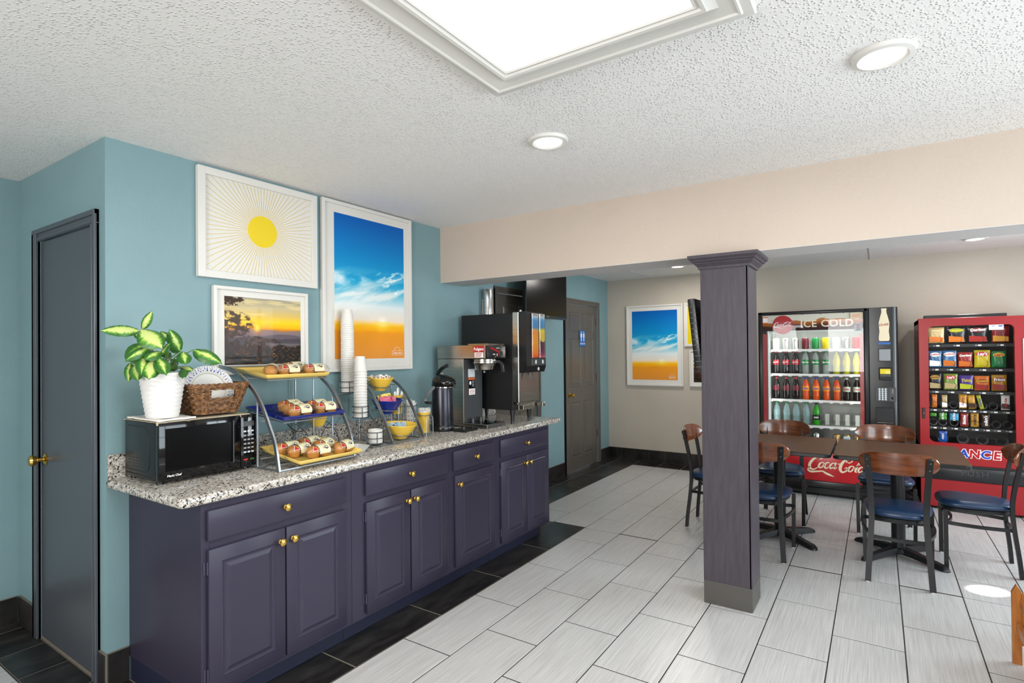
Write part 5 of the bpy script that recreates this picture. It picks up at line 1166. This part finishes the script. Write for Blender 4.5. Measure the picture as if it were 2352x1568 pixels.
st_ = obj('orange_sticker', B().box(1.886, 1.938, YF + .0102, YF + .0118, 1.770, 1.838), 'orange', vm, 'orange and white notice sticker'); obj('sticker_panel', B().box(1.888, 1.936, YF + .0094, YF + .0101, 1.781, 1.829), 'label_white', st_)
s2 = obj('notice_sticker', B().box(2.684, 2.786, YF + .0102, YF + .0118, 1.795, 1.848), 'cream', vm)
for k in range(4): obj('print_line', B().box(2.692, 2.778 - .012 * (k % 2), YF + .0094, YF + .0101, 1.835 - k * .010, 1.838 - k * .010), 'text_red', s2)
s3 = obj('calorie_sticker', B().prism(rrect(2.748, 1.708, .032, .040, .010), 'y', YF + .0102, YF + .0118), 'light_grey', vm)
for k, (w_, sz) in enumerate((('BALANCE', .012), ('EAT', .012), ('DRINK', .012), ('& DO', .010), ('ENJOY', .012))): text(w_, (2.748, YF + .0098, 1.733 - k * .0125), (1, 0, 0), (0, 0, 1), sz, 'text_red' if k in (0, 2) else 'text_black', s3)
es = obj('energy_sticker', B().box(2.612, 2.668, YF + .0102, YF + .0118, .575, .628), 'label_white', vm, 'small white and blue energy sticker'); obj('sticker_panel', B().box(2.616, 2.664, YF + .0094, YF + .0101, .582, .624), 'packet_blue', es)
# lower red panel
rp_ = obj('lower_panel', B().box(VX0 + .030, 2.800, YF + .004, YF + .045, .165, .452, .006, 2), 'red_bright', vm, 'glossy red front panel with cola script')
script((2.555, YF + .0030, .325), (1, -.0, .0), (-.0, 0, 1), .158, 'cream', rp_, sx=1.0)
obj('lower_frame', B().box(VX0, VX0 + .030, YF, YF + .045, .10, .47, .006, 1).box(2.798, 2.826, YF, YF + .045, .10, .47, .006, 1).box(VX0, 2.826, YF, YF + .045, .100, .166, .008, 2), 'black_plastic', vm)
# control column
cc_ = B(); P = [(2.830, YF + .05), (2.830, YF + .004), (2.838, YF - .002), (3.020, YF - .002)] + [(3.020 + .046 * math.sin(k * PI / 12), YF + .044 - .046 * math.cos(k * PI / 12)) for k in range(1, 7)] + [(3.066, YF + .06)]
cc_.prism(P, 'z', .10, VZ1); pc = obj('control_column', cc_, 'black_plastic', vm, smooth=25)
yf = YF - .003
bt_ = [(0, 1.567), (.036, 1.567), (.0425, 1.580), (.0425, 1.605), (.037, 1.660), (.0415, 1.715), (.0415, 1.745), (.030, 1.800), (.021, 1.835), (.019, 1.862), (.022, 1.865), (.021, 1.878), (0, 1.878)]
poly = [(2.957 + x, z) for x, z in bt_[1:-1]] + [(2.957 - x, z) for x, z in reversed(bt_[1:-1])]
bg_ = obj('bottle_graphic', B().prism(poly, 'y', yf - .0012, yf + .002), 'cream', pc, 'cream bottle silhouette'); script((2.957, yf - .0020, 1.722), (1, 0, 0), (0, 0, 1), .0235, 'text_red', bg_)
obj('blue_strip', B().box(2.908, 3.006, yf - .001, yf + .002, 1.533, 1.556, .002, 1), 'sign_blue', pc, 'blue illuminated strip')
obj('display_panel', B().box(2.906, 3.012, yf - .002, yf + .002, 1.370, 1.496, .004, 1), 'dark_grey', pc); obj('display_face', B().box(2.914, 3.004, yf - .003, yf, 1.378, 1.488, .002, 1), 'mid_grey', pc)
ba = obj('bill_acceptor', B().box(2.909, 3.013, yf - .006, yf + .002, 1.192, 1.314, .006, 1), 'black_matte', pc)
obj('screen', B().box(2.920, 3.002, yf - .0075, yf - .005, 1.252, 1.300), 'print_yellow', ba, 'yellow and green lit screen'); obj('screen_part', B().box(2.962, 3.000, yf - .0080, yf - .0072, 1.254, 1.282), 'leaf_b' if False else 'packet_yellow', ba); obj('slot', B().box(2.922, 3.002, yf - .0075, yf - .005, 1.206, 1.226), 'screen_black', ba)
obj('slot_bezel', B().box(2.920, 3.004, yf - .0070, yf - .0052, 1.228, 1.246), 'dark_grey', ba)
kp = obj('keypad', B().box(2.880, 2.986, yf - .004, yf + .002, .990, 1.124, .002, 1), 'dark_grey', pc)
for r in range(6):
    for c in range(3): obj('key', B().lathe([(0, 0), (.0095, 0), (.0095, .003), (.007, .0045), (0, .0045)], (0, 0, 0), 12, M4=Matrix.Translation((2.912 + c * .0245, yf - .0035, 1.106 - r * .0195)) @ Matrix.Rotation(PI / 2, 4, 'X')), 'light_grey', kp)
cn = obj('coin_unit', B().box(2.988, 3.044, yf - .004, yf + .002, .990, 1.124, .002, 1), 'dark_grey', pc)
obj('coin_slot', B().box(3.012, 3.022, yf - .006, yf - .003, 1.070, 1.108, .002, 1), 'chrome', cn); obj('return_button', B().ell((3.018, yf - .004, 1.024), (.012, .004, .012), 14, 8), 'black_gloss', cn)
obj('delivery_port', B().box(2.880, 3.030, yf - .001, yf + .002, .66, .932, .004, 1), 'black_matte', pc); obj('port_liner', B().tube(arc3((2.90, yf - .004, .80), (2.955, yf - .010, .80), (3.0, yf - .004, .80)), 0, 4, rect=(.118, .003)), 'steel', pc)
vl = area('vending_lamp', (2.35, 5.42, 1.78), (0, .35, -1), .78, .04, 2.6, (1, 1, .97)); area('vending_lamp_low', (1.955, 5.40, 1.15), (1, .6, 0), .03, 1.0, .9, (1, 1, .97)); area('vending_lamp_right', (2.745, 5.40, 1.15), (-1, .6, 0), .03, 1.0, .9, (1, 1, .97))
CX = [1.988, 2.082, 2.174, 2.268, 2.362, 2.456, 2.548, 2.636, 2.724]
SZ = [1.495, 1.238, .967, .703, .50]
for z in SZ:
    sh = obj('shelf', B().box(1.918, 2.783, 5.45, 6.02, z - .012, z - .004), 'machine_inside', vm)
    sb = B().box(1.945, 2.755, 5.442, 5.452, z - .022, z + .002, .002, 1)
    for x in CX:
        for k in (-1, 0, 1): sb.lathe([(0, -.004), (.006, -.004), (.006, .004), (0, .004)], (0, 0, 0), 8, M4=Matrix.Translation((x - .047 + k * .010, 5.442, z - .024)) @ Matrix.Rotation(PI / 2, 4, 'X'))
    obj('shelf_rail', sb, 'white_plastic', sh)
    dv = B()
    for x in CX[1:] + [CX[0]]: dv.box(x - .0485, x - .0455, 5.452, 5.75, z, z + .095, .001, 1)
    obj('dividers', dv, 'clear_plastic', sh, 'clear plastic column dividers', kind='stuff')
BP = [(0, 0), (.022, 0), (.030, .004), (.0325, .012), (.032, .05), (.0325, .095), (.0325, .145), (.031, .160), (.024, .190), (.0145, .212), (.0125, .220), (.0125, .226)]
def bottle(kind, body, cap, label, txt, tcol, lab, x, z, group, sc=1.0, lz=(.095, .148), txs=.03, rot=False, y=5.50):
    t = thing(kind, lab, 'bottle', (x, y, z), 0, group)
    obj('bottle_body', B().lathe([(r, zz * sc) for r, zz in BP] + [(0, .226 * sc)], (x, y, z), 18, flute=lambda a, q: .02 * math.cos(6 * a) * (q < .08)), body, t, smooth=60)
    obj('cap', B().lathe([(0, .222 * sc), (.0145, .222 * sc), (.0150, .224 * sc), (.0145, .240 * sc), (0, .241 * sc)], (x, y, z), 16), cap, t)
    if label:
        lb = obj('label', B().lathe([(.0332, lz[0] * sc), (.0334, lz[0] * sc + .001), (.0334, lz[1] * sc)], (x, y, z), 20, cap=(False, False)), label, t)
        if txt == 'script': script((x, y - .0345, z + (lz[0] + lz[1]) / 2 * sc), (1, 0, 0), (0, 0, 1), .0155, tcol, lb)
        elif txt: text(txt, (x, y - .0345, z + (lz[0] + lz[1]) / 2 * sc), (0, 0, 1) if rot else (1, 0, 0), (-1, 0, 0) if rot else (0, 0, 1), txs, tcol, lb, bold=.03, shear=.15)
    return t
M('liquid_cola', '#160a08', .08); M('liquid_yellow', '#c9c81c', .1, trans=.3); M('liquid_orange', '#d8521c', .1); M('liquid_green', '#2fa51e', .08, trans=.2); M('clear_green', '#c9d6cd', .08, alpha=.38); M('clear_teal', '#a5c6c6', .08, alpha=.40)
M('label_green', '#12823a', .4); M('label_yellow', '#e8d21a', .4); M('label_orange', '#f08818', .4); M('label_maroon', '#6a1424', .4); M('label_silver', '#a9b4a8', .4); M('cap_green', '#1f8a45', .4); M('cap_blue', '#2048a8', .4); M('cap_silver', '#b0b3a8', .4); M('can_gold', '#c9a055', .25, .9); M('can_silver', '#c8cac8', .25, .9)
pos9 = ['first', 'second', 'third', 'fourth', 'fifth', 'sixth', 'seventh', 'eighth', 'ninth']
def bl_(k, row): return '%s from the left on the %s drinks shelf' % (pos9[k], row)
for k, x in enumerate(CX):
    if k < 3: bottle('soda_bottle', 'liquid_cola', 'text_red', 'red_bright', 'script', 'label_white', 'dark cola bottle with red label, ' + bl_(k, 'second'), x, SZ[1], 'bottles on the second drinks shelf')
    elif k < 6: bottle('soda_bottle', 'clear_green', 'cap_green', 'label_green', 'Sprite', 'label_white', 'clear lemon soda bottle with green label, ' + bl_(k, 'second'), x, SZ[1], 'bottles on the second drinks shelf', txs=.026)
    else: bottle('soda_bottle', 'liquid_yellow', 'cap_green', 'label_yellow', 'XS' if False else 'YELLO', 'text_black', 'bright yellow soda bottle, ' + bl_(k, 'second'), x, SZ[1], 'bottles on the second drinks shelf', txs=.018, rot=True)
    if k < 3: bottle('soda_bottle', 'liquid_cola', 'text_red', 'label_maroon', None, None, 'dark cola bottle with maroon label, ' + bl_(k, 'third'), x, SZ[2], 'bottles on the third drinks shelf', .97)
    elif k < 7: bottle('soda_bottle', 'liquid_orange', 'cap_blue', 'label_orange', 'Fanta', 'sign_blue', 'orange soda bottle with blue cap, ' + bl_(k, 'third'), x, SZ[2], 'bottles on the third drinks shelf', .97, txs=.024)
    else: bottle('soda_bottle', 'liquid_cola', 'cap_silver', 'label_silver', 'Diet', 'text_red', 'dark diet cola bottle with silver cap, ' + bl_(k, 'third'), x, SZ[2], 'bottles on the third drinks shelf', .97, txs=.024)
    if k < 4: bottle('water_bottle', 'clear_teal', 'cap_green', 'clear_teal', None, None, 'clear water bottle with green cap, ' + bl_(k, 'fourth'), x, SZ[3], 'bottles on the fourth drinks shelf', .96)
    elif k == 4: bottle('soda_bottle', 'liquid_green', 'black_plastic', 'black_plastic', 'SURGE' if False else 'mtn', 'label_white', 'bright green soda bottle with black cap, fifth on the fourth drinks shelf', x, SZ[3], 'bottles on the fourth drinks shelf', .96, lz=(.06, .115), txs=.028)
    else: obj('pusher_plate', B().box(x - .019, x + .019, 5.56, 5.566, SZ[3] + .002, SZ[3] + .115, .001, 1), 'machine_inside', vm)
def can(mt_, top, lab, x, z, txt=None, y=5.50):
    t = thing('drink_can', lab, 'can', (x, y, z), 0, 'cans in the drinks machine')
    obj('can_body', B().lathe([(0, 0), (.024, 0), (.031, .006), (.033, .012), (.033, .106), (.029, .116), (.027, .119)], (x, y, z), 22, cap=(True, False)), mt_, t)
    obj('can_top', B().lathe([(.027, .119), (.0272, .122), (.0255, .122), (.024, .118), (0, .118)], (x, y, z), 22), top, t)
    if txt: text(txt, (x, y - .0335, z + .06), (0, 0, 1), (-1, 0, 0), .024, 'text_red', t)
for k, (mt_, lab) in enumerate([('label_white', 'white and red can, first from the left on the top shelf'), ('can_silver', 'silver can, second on the top shelf'), ('can_silver', 'silver can, third on the top shelf'), ('label_maroon', 'maroon can, fourth on the top shelf'), ('cap_green', 'dark green can, fifth on the top shelf'), ('label_yellow', 'yellow can, sixth on the top shelf'), ('label_white', 'white can, seventh on the top shelf'), ('can_silver', 'silver can, eighth on the top shelf'), ('text_red', 'red can at the right end of the top shelf')]): can(mt_, 'can_silver', lab, CX[k], SZ[0])
for k, (mt_, tp, lab) in {4: ('can_silver', 'can_silver', 'silver can on the lowest drinks shelf'), 6: ('can_gold', 'can_gold', 'gold can on the lowest drinks shelf, left of the blue sticker'), 7: ('can_gold', 'can_gold', 'gold can behind the blue sticker'), 8: ('can_gold', 'can_gold', 'gold can at the right end of the lowest drinks shelf')}.items(): can(mt_, tp, lab, CX[k], SZ[4] + .002)

# ------------------------------------------------------------------ snack machine
SY = 5.400
sm = thing('snack_vending_machine', 'red glass-front snack vending machine with black delivery flap', 'vending machine', (3.72, 5.75, 0))
SX0, SX1 = 3.226, 4.20; WX0, WX1, WZ0, WZ1 = 3.298, 3.905, .618, 1.700
bd = B().box(SX0, SX0 + .05, SY + .03, 6.12, .02, 1.765, .003, 1).box(3.95, SX1, SY + .03, 6.12, .02, 1.765, .003, 1).box(SX0, SX1, SY + .03, 6.12, 1.72, 1.768, .003, 1).box(SX0, SX1, SY + .03, 6.12, .02, .58, .003, 1).box(SX0, SX1, 6.06, 6.12, .02, 1.765)
obj('cabinet_body', bd, 'red_paint', sm)
obj('inner_liner', B().box(SX0 + .051, SX0 + .056, SY + .035, 6.055, .585, 1.715).box(3.944, 3.949, SY + .035, 6.055, .585, 1.715).box(SX0 + .05, 3.95, 6.05, 6.058, .585, 1.715).box(SX0 + .05, 3.95, SY + .04, 6.05, .582, .588), 'vend_black_in', sm)
# red door with a rounded window opening
fb = B(); out_ = []; inn = rrect((WX0 + WX1) / 2, (WZ0 + WZ1) / 2, (WX1 - WX0) / 2, (WZ1 - WZ0) / 2, .045, 6)
cx_, cz_ = (WX0 + WX1) / 2, (WZ0 + WZ1) / 2
OX0, OX1, OZ0, OZ1 = SX0, SX1, .425, 1.772
def proj_out(x, z):
    dx, dz = x - cx_, z - cz_; ts = []
    if dx > 0: ts.append((OX1 - cx_) / dx)
    if dx < 0: ts.append((OX0 - cx_) / dx)
    if dz > 0: ts.append((OZ1 - cz_) / dz)
    if dz < 0: ts.append((OZ0 - cz_) / dz)
    k = min(t_ for t_ in ts if t_ > 0); return cx_ + dx * k, cz_ + dz * k
inn2 = []
for i in range(len(inn)):
    a, c = inn[i], inn[(i + 1) % len(inn)]; n_ = max(1, int(math.dist(a, c) / .08))
    inn2 += [(a[0] + (c[0] - a[0]) * k / n_, a[1] + (c[1] - a[1]) * k / n_) for k in range(n_)]
outr = [proj_out(*q) for q in inn2]
for cxx, czz in ((OX0, OZ0), (OX1, OZ0), (OX0, OZ1), (OX1, OZ1)):
    j = min(range(len(outr)), key=lambda i: math.dist(outr[i], (cxx, czz))); outr[j] = (cxx, czz)
f_ = lambda P, y: fb.ring([(x, y, z) for x, z in P])
inset = [(cx_ + (x - cx_) * .993, cz_ + (z - cz_) * .996) for x, z in inn2]
fb.skin([f_(outr, SY + .03), f_(outr, SY + .003), f_([(x + (cx_ - x) * .008, z + (cz_ - z) * .005) for x, z in outr], SY), f_(inn2, SY), f_(inset, SY + .008), f_(inset, SY + .030)], True, (False, False))
sd = obj('door', fb, 'red_paint', sm, smooth=25)
obj('glass', B().prism(inn, 'y', SY + .010, SY + .014), 'pane_vending', sm)
obj('light_cover', B().box(3.270, 3.860, SY + .02, SY + .10, 1.768, 1.800, .004, 1), 'black_plastic', sm)
lk = obj('lock', B().box(3.245, 3.268, SY - .006, SY + .002, .835, .935, .003, 1), 'black_plastic', sd); obj('keyhole', B().lathe([(0, 0), (.007, 0), (.007, .003), (0, .003)], (0, 0, 0), 12, M4=Matrix.Translation((3.2565, SY - .006, .885)) @ Matrix.Rotation(PI / 2, 4, 'X')), 'chrome', lk)
obj('payment_panel', B().box(3.958, 4.16, SY - .002, SY + .002, 1.0, 1.575, .010, 2), 'light_grey', sd)
obj('lower_panel', B().box(SX0, SX1, SY, SY + .03, .025, .275, .004, 1), 'red_paint', sm)
obj('surround', B().box(SX0, SX1, SY + .010, SY + .03, .27, .43), 'black_matte', sm)
fl = obj('delivery_flap', B().box(3.320, 4.00, SY - .004, SY + .012, .285, .405, .008, 2), 'black_plastic', sm); text('PUSH', (3.620, SY - .0048, .352), (1, 0, 0), (0, 0, 1), .075, 'dark_grey', fl, bold=.0, space=1.15)
lx = 3.455
for k, (chx, mt_) in enumerate(zip('LANCE', ('red_bright', 'lance_blue', 'red_bright', 'lance_blue', 'red_bright'))):
    x = 3.465 + k * .077
    text(chx, (x, SY - .0012, .530), (1, 0, 0), (0, 0, 1), .098, 'label_white', sd, bold=.085, shear=.1, sx=1.05)
    text(chx, (x, SY - .0022, .530), (1, 0, 0), (0, 0, 1), .098, mt_, sd, bold=.035, shear=.1, sx=1.0)
nt_ = obj('price_notice', B().box(3.735, 3.835, SY + .0075, SY + .0095, 1.652, 1.697), 'label_white', sm, 'white handwritten notice'); obj('print_line', B().box(3.755, 3.775, SY + .0068, SY + .0074, 1.682, 1.687), 'text_blue', nt_); obj('print_line', B().box(3.80, 3.828, SY + .0068, SY + .0074, 1.680, 1.690), 'text_blue', nt_)
area('snack_lamp', (3.60, SY + .05, 1.70), (0, .45, -1), .55, .03, .8, (1, 1, .97))
YS = 5.55
SS = [(1.535, [3.37, 3.520, 3.675, 3.83]), (1.308, [3.360, 3.468, 3.583, 3.705, 3.818]), (1.097, [3.357, 3.474, 3.588, 3.700, 3.820]), (.925, [3.342, 3.424, 3.494, 3.561, 3.631, 3.705, 3.780, 3.862]), (.757, [3.340, 3.412, 3.496, 3.570, 3.645, 3.724, 3.800, 3.878]), (.600, [3.41, 3.56, 3.70, 3.84])]
for z, cols in SS:
    sh = obj('shelf', B().box(3.285, 3.943, YS - .01, 6.04, z - .014, z - .006), 'vend_black_in', sm)
    obj('shelf_lip', B().box(3.287, 3.942, YS - .014, YS - .008, z - .034, z - .004, .001, 1), 'black_matte', sh)
    rr = .030 if len(cols) > 5 else .040
    for k, x in enumerate(cols):
        pts = [(x + rr * math.sin(a), YS + .002 + .022 * a / (2 * PI), z + rr + .002 - rr * math.cos(a)) for a in [q * PI / 9 for q in range(18 * 5 + 1)]]
        obj('spiral_coil', B().tube(pts, .0016, 4), 'dark_grey', sh)
        if z > .7:
            obj('price_tag', B().box(x - .002, x + .022, YS - .0155, YS - .0138, z - .025, z - .013), 'label_white', sh)
            text('ABCDE'[SS.index((z, cols))] + str(k + 1), (x - .016, YS - .0152, z - .019), (1, 0, 0), (0, 0, 1), .013, 'light_grey', sh, 'slot_number')
def bag(kind, x, z, w, h, mat, lab, cat, group, txt=None, tc_='label_white', ts=.03, badge=None, low=None, lean=0, vert=False, depth=.020, tz=.22, y=None):
    y = (YS + .022) if y is None else y
    t = thing(kind, lab, cat, (x, y, z), 0, group); nx, nz2 = 8, 10; b = B(); G = []; rn = random.Random(int(x * 1e4 + z * 1e3)); ph = rn.uniform(0, 6)
    Ml = Matrix.Translation((x, y, z)) @ Matrix.Rotation(lean, 4, 'Y')
    def surf(u, v, s_): 
        bulge = max(0, 1 - u ** 4) ** .5 * max(0, 1 - abs(v) ** 3.2) ** .6; wv_ = .0016 * math.sin(u * 7 + v * 5 + ph) * (1 - abs(v) * .3)
        return Ml @ Vector((u * w / 2 * (1 - .05 * (1 - v * v)), s_ * depth * bulge * .6 + wv_, (v + 1) * h / 2))
    for s_ in (-1, 1):
        g_ = [[b.bm.verts.new(surf(i / nx * 2 - 1, j / nz2 * 2 - 1, s_)) for j in range(nz2 + 1)] for i in range(nx + 1)]; G.append(g_)
        for i in range(nx):
            for j in range(nz2): b.bm.faces.new((g_[i][j], g_[i + 1][j], g_[i + 1][j + 1], g_[i][j + 1]))
    bmesh.ops.remove_doubles(b.bm, verts=b.bm.verts, dist=.0002)
    o = obj('bag', b, mat, t, smooth=60)
    yo = -depth * .6 - .0030
    def flat(pts, mt_, nm, off=0):
        q = B(); q.bm.faces.new([q.bm.verts.new(Ml @ Vector((px_, yo - off, pz_))) for px_, pz_ in pts]); return obj(nm, q, mt_, o)
    if low: flat([(-w * .43, h * .08), (w * .43, h * .08), (w * .43, h * .36), (-w * .43, h * .44)], low, 'lower_print', -.0010)
    if badge: flat([(w * .40 * math.cos(k * PI / 10), h * (1 - tz) + h * .13 * math.sin(k * PI / 10)) for k in range(20)], badge, 'badge', 0)
    if txt:
        R3 = Ml.to_3x3(); c = Ml @ (Vector((0, yo - .0012, h * .5)) if vert else Vector((0, yo - .0012, h * (1 - tz))))
        text(txt, c, R3 @ (Vector((0, 0, 1)) if vert else Vector((1, 0, .06))), R3 @ (Vector((-1, 0, 0)) if vert else Vector((-.06, 0, 1))), ts, tc_, o, bold=.035, shear=.12)
    return t
for nm, c_ in (('bag_blue', '#3f78a8'), ('bag_red', '#a8231c'), ('bag_yellow', '#e2c81e'), ('bag_green', '#1d8a48'), ('bag_olive', '#7f9a35'), ('bag_purple', '#4a2a86'), ('bag_orange', '#e2741a'), ('bag_gold', '#d79a22'), ('bag_black', '#17151a'), ('bag_maroon', '#7a1a20'), ('bag_tan', '#c9b078'), ('bag_lgreen', '#4aa028'), ('bag_sky', '#3aa0cc'), ('bag_brown', '#4a2c20'), ('bag_oreo', '#1f5fc0'), ('bag_lemon', '#c8cc22')): M(nm, [int(c_[i:i + 2], 16) / 255 * .86 for i in (1, 3, 5)], .22)
g1 = 'chip bags on the top snack shelf'; g2 = 'chip bags on the second snack shelf'; g3 = 'chip bags on the third snack shelf'; g4 = 'bars on the fourth snack shelf'; g5 = 'sweets on the fifth snack shelf'
bag('chip_bag', 3.370, 1.540, .125, .150, 'bag_tan', 'pale chip bag at the left end of the top snack shelf', 'snack', g1, None, low='bag_orange')
bag('chip_bag', 3.520, 1.538, .130, .155, 'bag_black', 'black and green chip bag second on the top snack shelf', 'snack', g1, 'Cheetos', 'bag_yellow', .030, 'bag_olive', 'bag_orange')
bag('chip_bag', 3.675, 1.538, .145, .155, 'bag_black', 'black and red chip bag third on the top snack shelf', 'snack', g1, 'Doritos', 'label_white', .034, 'bag_maroon', 'bag_red')
bag('chip_bag', 3.835, 1.538, .125, .150, 'bag_maroon', 'maroon and yellow chip bag at the right end of the top snack shelf', 'snack', g1, None, low='bag_gold')
bag('chip_bag', 3.360, 1.311, .100, .155, 'bag_blue', 'blue and white chip bag at the left end of the second snack shelf', 'snack', g2, 'RUFFLES', 'text_red', .020, 'label_white', 'label_white')
bag('chip_bag', 3.468, 1.311, .108, .158, 'bag_blue', 'blue, white and orange chip bag second on the second snack shelf', 'snack', g2, 'RUFFLES', 'text_red', .021, 'label_white', 'bag_orange')
bag('chip_bag', 3.583, 1.311, .108, .142, 'bag_red', 'red tortilla chip bag in the middle of the second snack shelf', 'snack', g2, 'Doritos', 'label_white', .027, None, 'bag_orange')
bag('chip_bag', 3.705, 1.311, .116, .160, 'bag_yellow', 'yellow chip bag fourth on the second snack shelf', 'snack', g2, "Lay's", 'label_white', .036, 'text_red', None)
bag('chip_bag', 3.820, 1.311, .105, .150, 'bag_green', 'green chip bag at the right end of the second snack shelf', 'snack', g2, "Lay's", 'text_red', .034, 'bag_yellow', None)
bag('popcorn_bag', 3.357, 1.100, .094, .150, 'bag_black', 'black popcorn bag with a yellow band, left end of the third snack shelf', 'snack', g3, 'Smartfood', 'text_black', .016, 'bag_gold', 'bag_tan')
bag('chip_bag', 3.474, 1.100, .106, .150, 'bag_olive', 'olive green chip bag second on the third snack shelf', 'snack', g3, "Lay's", 'label_white', .028, 'text_red', 'bag_tan')
bag('chip_bag', 3.588, 1.100, .108, .138, 'bag_purple', 'purple rolled tortilla chip bag in the middle of the third snack shelf', 'snack', g3, 'Takis', 'bag_yellow', .034, None, 'bag_lemon', tz=.35)
bag('chip_bag', 3.700, 1.100, .110, .134, 'bag_orange', 'orange cheese puff bag fourth on the third snack shelf', 'snack', g3, 'Cheetos', 'bag_yellow', .026, 'bag_red', 'bag_red', tz=.35)
bag('chip_bag', 3.820, 1.100, .108, .145, 'bag_gold', 'gold and red corn chip bag at the right end of the third snack shelf', 'snack', g3, 'Fritos', 'label_white', .034, 'bag_red', 'bag_red', tz=.3)
bag('cracker_pack', 3.350, .928, .042, .125, 'bag_orange', 'orange cracker pack at the left end of the fourth snack shelf', 'snack', g4, None, depth=.014)
bag('cracker_pack', 3.426, .928, .044, .122, 'bag_tan', 'tan cracker pack second on the fourth snack shelf', 'snack', g4, None, low='label_white', depth=.014)
bag('cookie_pack', 3.561, .928, .060, .132, 'bag_gold', 'golden yellow cookie pack on the fourth snack shelf, left of its twin', 'snack', g4, 'Cookies', 'text_red', .022, None, 'label_white', vert=True, depth=.014)
bag('cookie_pack', 3.631, .928, .056, .128, 'bag_gold', 'golden yellow cookie pack with a brown picture, right of its twin', 'snack', g4, None, 'text_red', .022, None, 'bag_brown', lean=-.10, depth=.014)
bag('candy_bar', 3.700, .928, .032, .130, 'bag_lemon', 'slim leaning yellow candy bar with blue lettering on the fourth snack shelf', 'snack', g4, 'Butterfinger', 'text_blue', .017, vert=True, lean=-.22, depth=.012)
bag('candy_bag', 3.862, .928, .062, .135, 'label_white', 'white and red candy bag at the right end of the fourth snack shelf', 'snack', g4, 'Kit Kat', 'text_red', .026, None, 'bag_brown', vert=True, depth=.014)
bag('gum_pack', 3.340, .842, .050, .034, 'bag_lgreen', 'green gum pack low in the first coil of the fifth snack shelf', 'snack', g5, None, depth=.008)
bag('gum_pack', 3.412, .815, .060, .066, 'bag_lgreen', 'square green chewing gum pack on the fifth snack shelf', 'snack', g5, 'EXTRA', 'label_white', .022, vert=True, depth=.008)
bag('gum_pack', 3.496, .812, .068, .068, 'bag_sky', 'square light blue chewing gum pack on the fifth snack shelf', 'snack', g5, 'EXTRA', 'label_white', .024, vert=True, depth=.008)
bag('candy_bag', 3.570, .760, .060, .126, 'bag_red', 'red fruit candy bag with white upright lettering', 'snack', g5, 'Skittles', 'label_white', .030, vert=True, depth=.012)
bag('candy_bag', 3.645, .760, .060, .128, 'bag_gold', 'yellow chocolate candy bag on the fifth snack shelf', 'snack', g5, "m&m's", 'bag_brown', .034, vert=True, depth=.012)
bag('candy_bag', 3.724, .762, .060, .120, 'bag_brown', 'brown chocolate candy bag on the fifth snack shelf', 'snack', g5, "m&m's", 'label_white', .034, vert=True, depth=.012)
bag('cookie_pack', 3.410, .606, .064, .100, 'bag_oreo', 'blue cookie pack alone on the lowest snack shelf', 'snack', None, 'OREO', 'label_white', .020, vert=True, depth=.012)
# ------------------------------------------------------------------ slatted wooden rack at the right edge
rk = thing('brochure_rack', 'low wooden rack with pointed posts at the right edge, cut off by the frame', 'rack', (3.56, 1.95, 0))
def post(x, y):
    b = B(); pw_ = .034; b.prism([(x, 0.0), (x + pw_, 0.0), (x + pw_, .345), (x + pw_ * .5, .372), (x, .335)], 'y', y, y + .022); return obj('post', b, 'oak', rk, smooth=0)
for x in (3.417, 3.70):
    for y in (2.42, 1.50): post(x, y)
for y in (2.422, 1.502): obj('end_panel', B().box(3.451, 3.70, y, y + .016, .09, .335, .002, 1), 'oak', rk)
for x, z in ((3.442, .155), (3.700, .155)): obj('rail', B().box(x - .010, x + .008, 1.522, 2.42, z, z + .045, .003, 1), 'oak', rk)
for x, z in ((3.452, .265), (3.692, .265)): obj('slat', B().box(x - .008, x + .008, 1.522, 2.42, z, z + .040, .003, 1), 'oak', rk)
for k in range(5): obj('slat', B().box(3.465 + k * .047, 3.500 + k * .047, 1.522, 2.42, .095, .107, .002, 1), 'oak', rk)
M('paper_green', '#6f9a72', .35, var='#a9c4a8', vs=9)
for k, (x, y, h, rz, mt_) in enumerate(((3.462, 2.36, .315, .25, 'paper_green'), (3.475, 2.25, .30, -.12, 'label_white'), (3.49, 2.10, .31, .1, 'paper_green'), (3.50, 1.95, .29, -.1, 'label_white'))):
    b = B(); Mr = Matrix.Translation((x, y, .109)) @ Matrix.Rotation(rz, 4, 'Z') @ Matrix.Rotation(.10, 4, 'Y'); rs_ = []
    for q in range(7):
        z_ = h * q / 6; cv = .006 * math.sin(q); rs_.append(b.ring([Mr @ Vector(p) for p in ((0 + cv, -.045, z_), (.006 + cv, -.045, z_), (.006 + cv + .01 * (q / 6) ** 2, .045, z_), (cv + .01 * (q / 6) ** 2, .045, z_))]))
    b.skin(rs_); solo('brochure', b, mt_, ('green brochure standing at the far end of the wooden rack', 'white brochure second from the far end of the wooden rack', 'green brochure in the middle of the wooden rack', 'white brochure nearest us in the wooden rack')[k], 'brochure', 'brochures in the wooden rack')
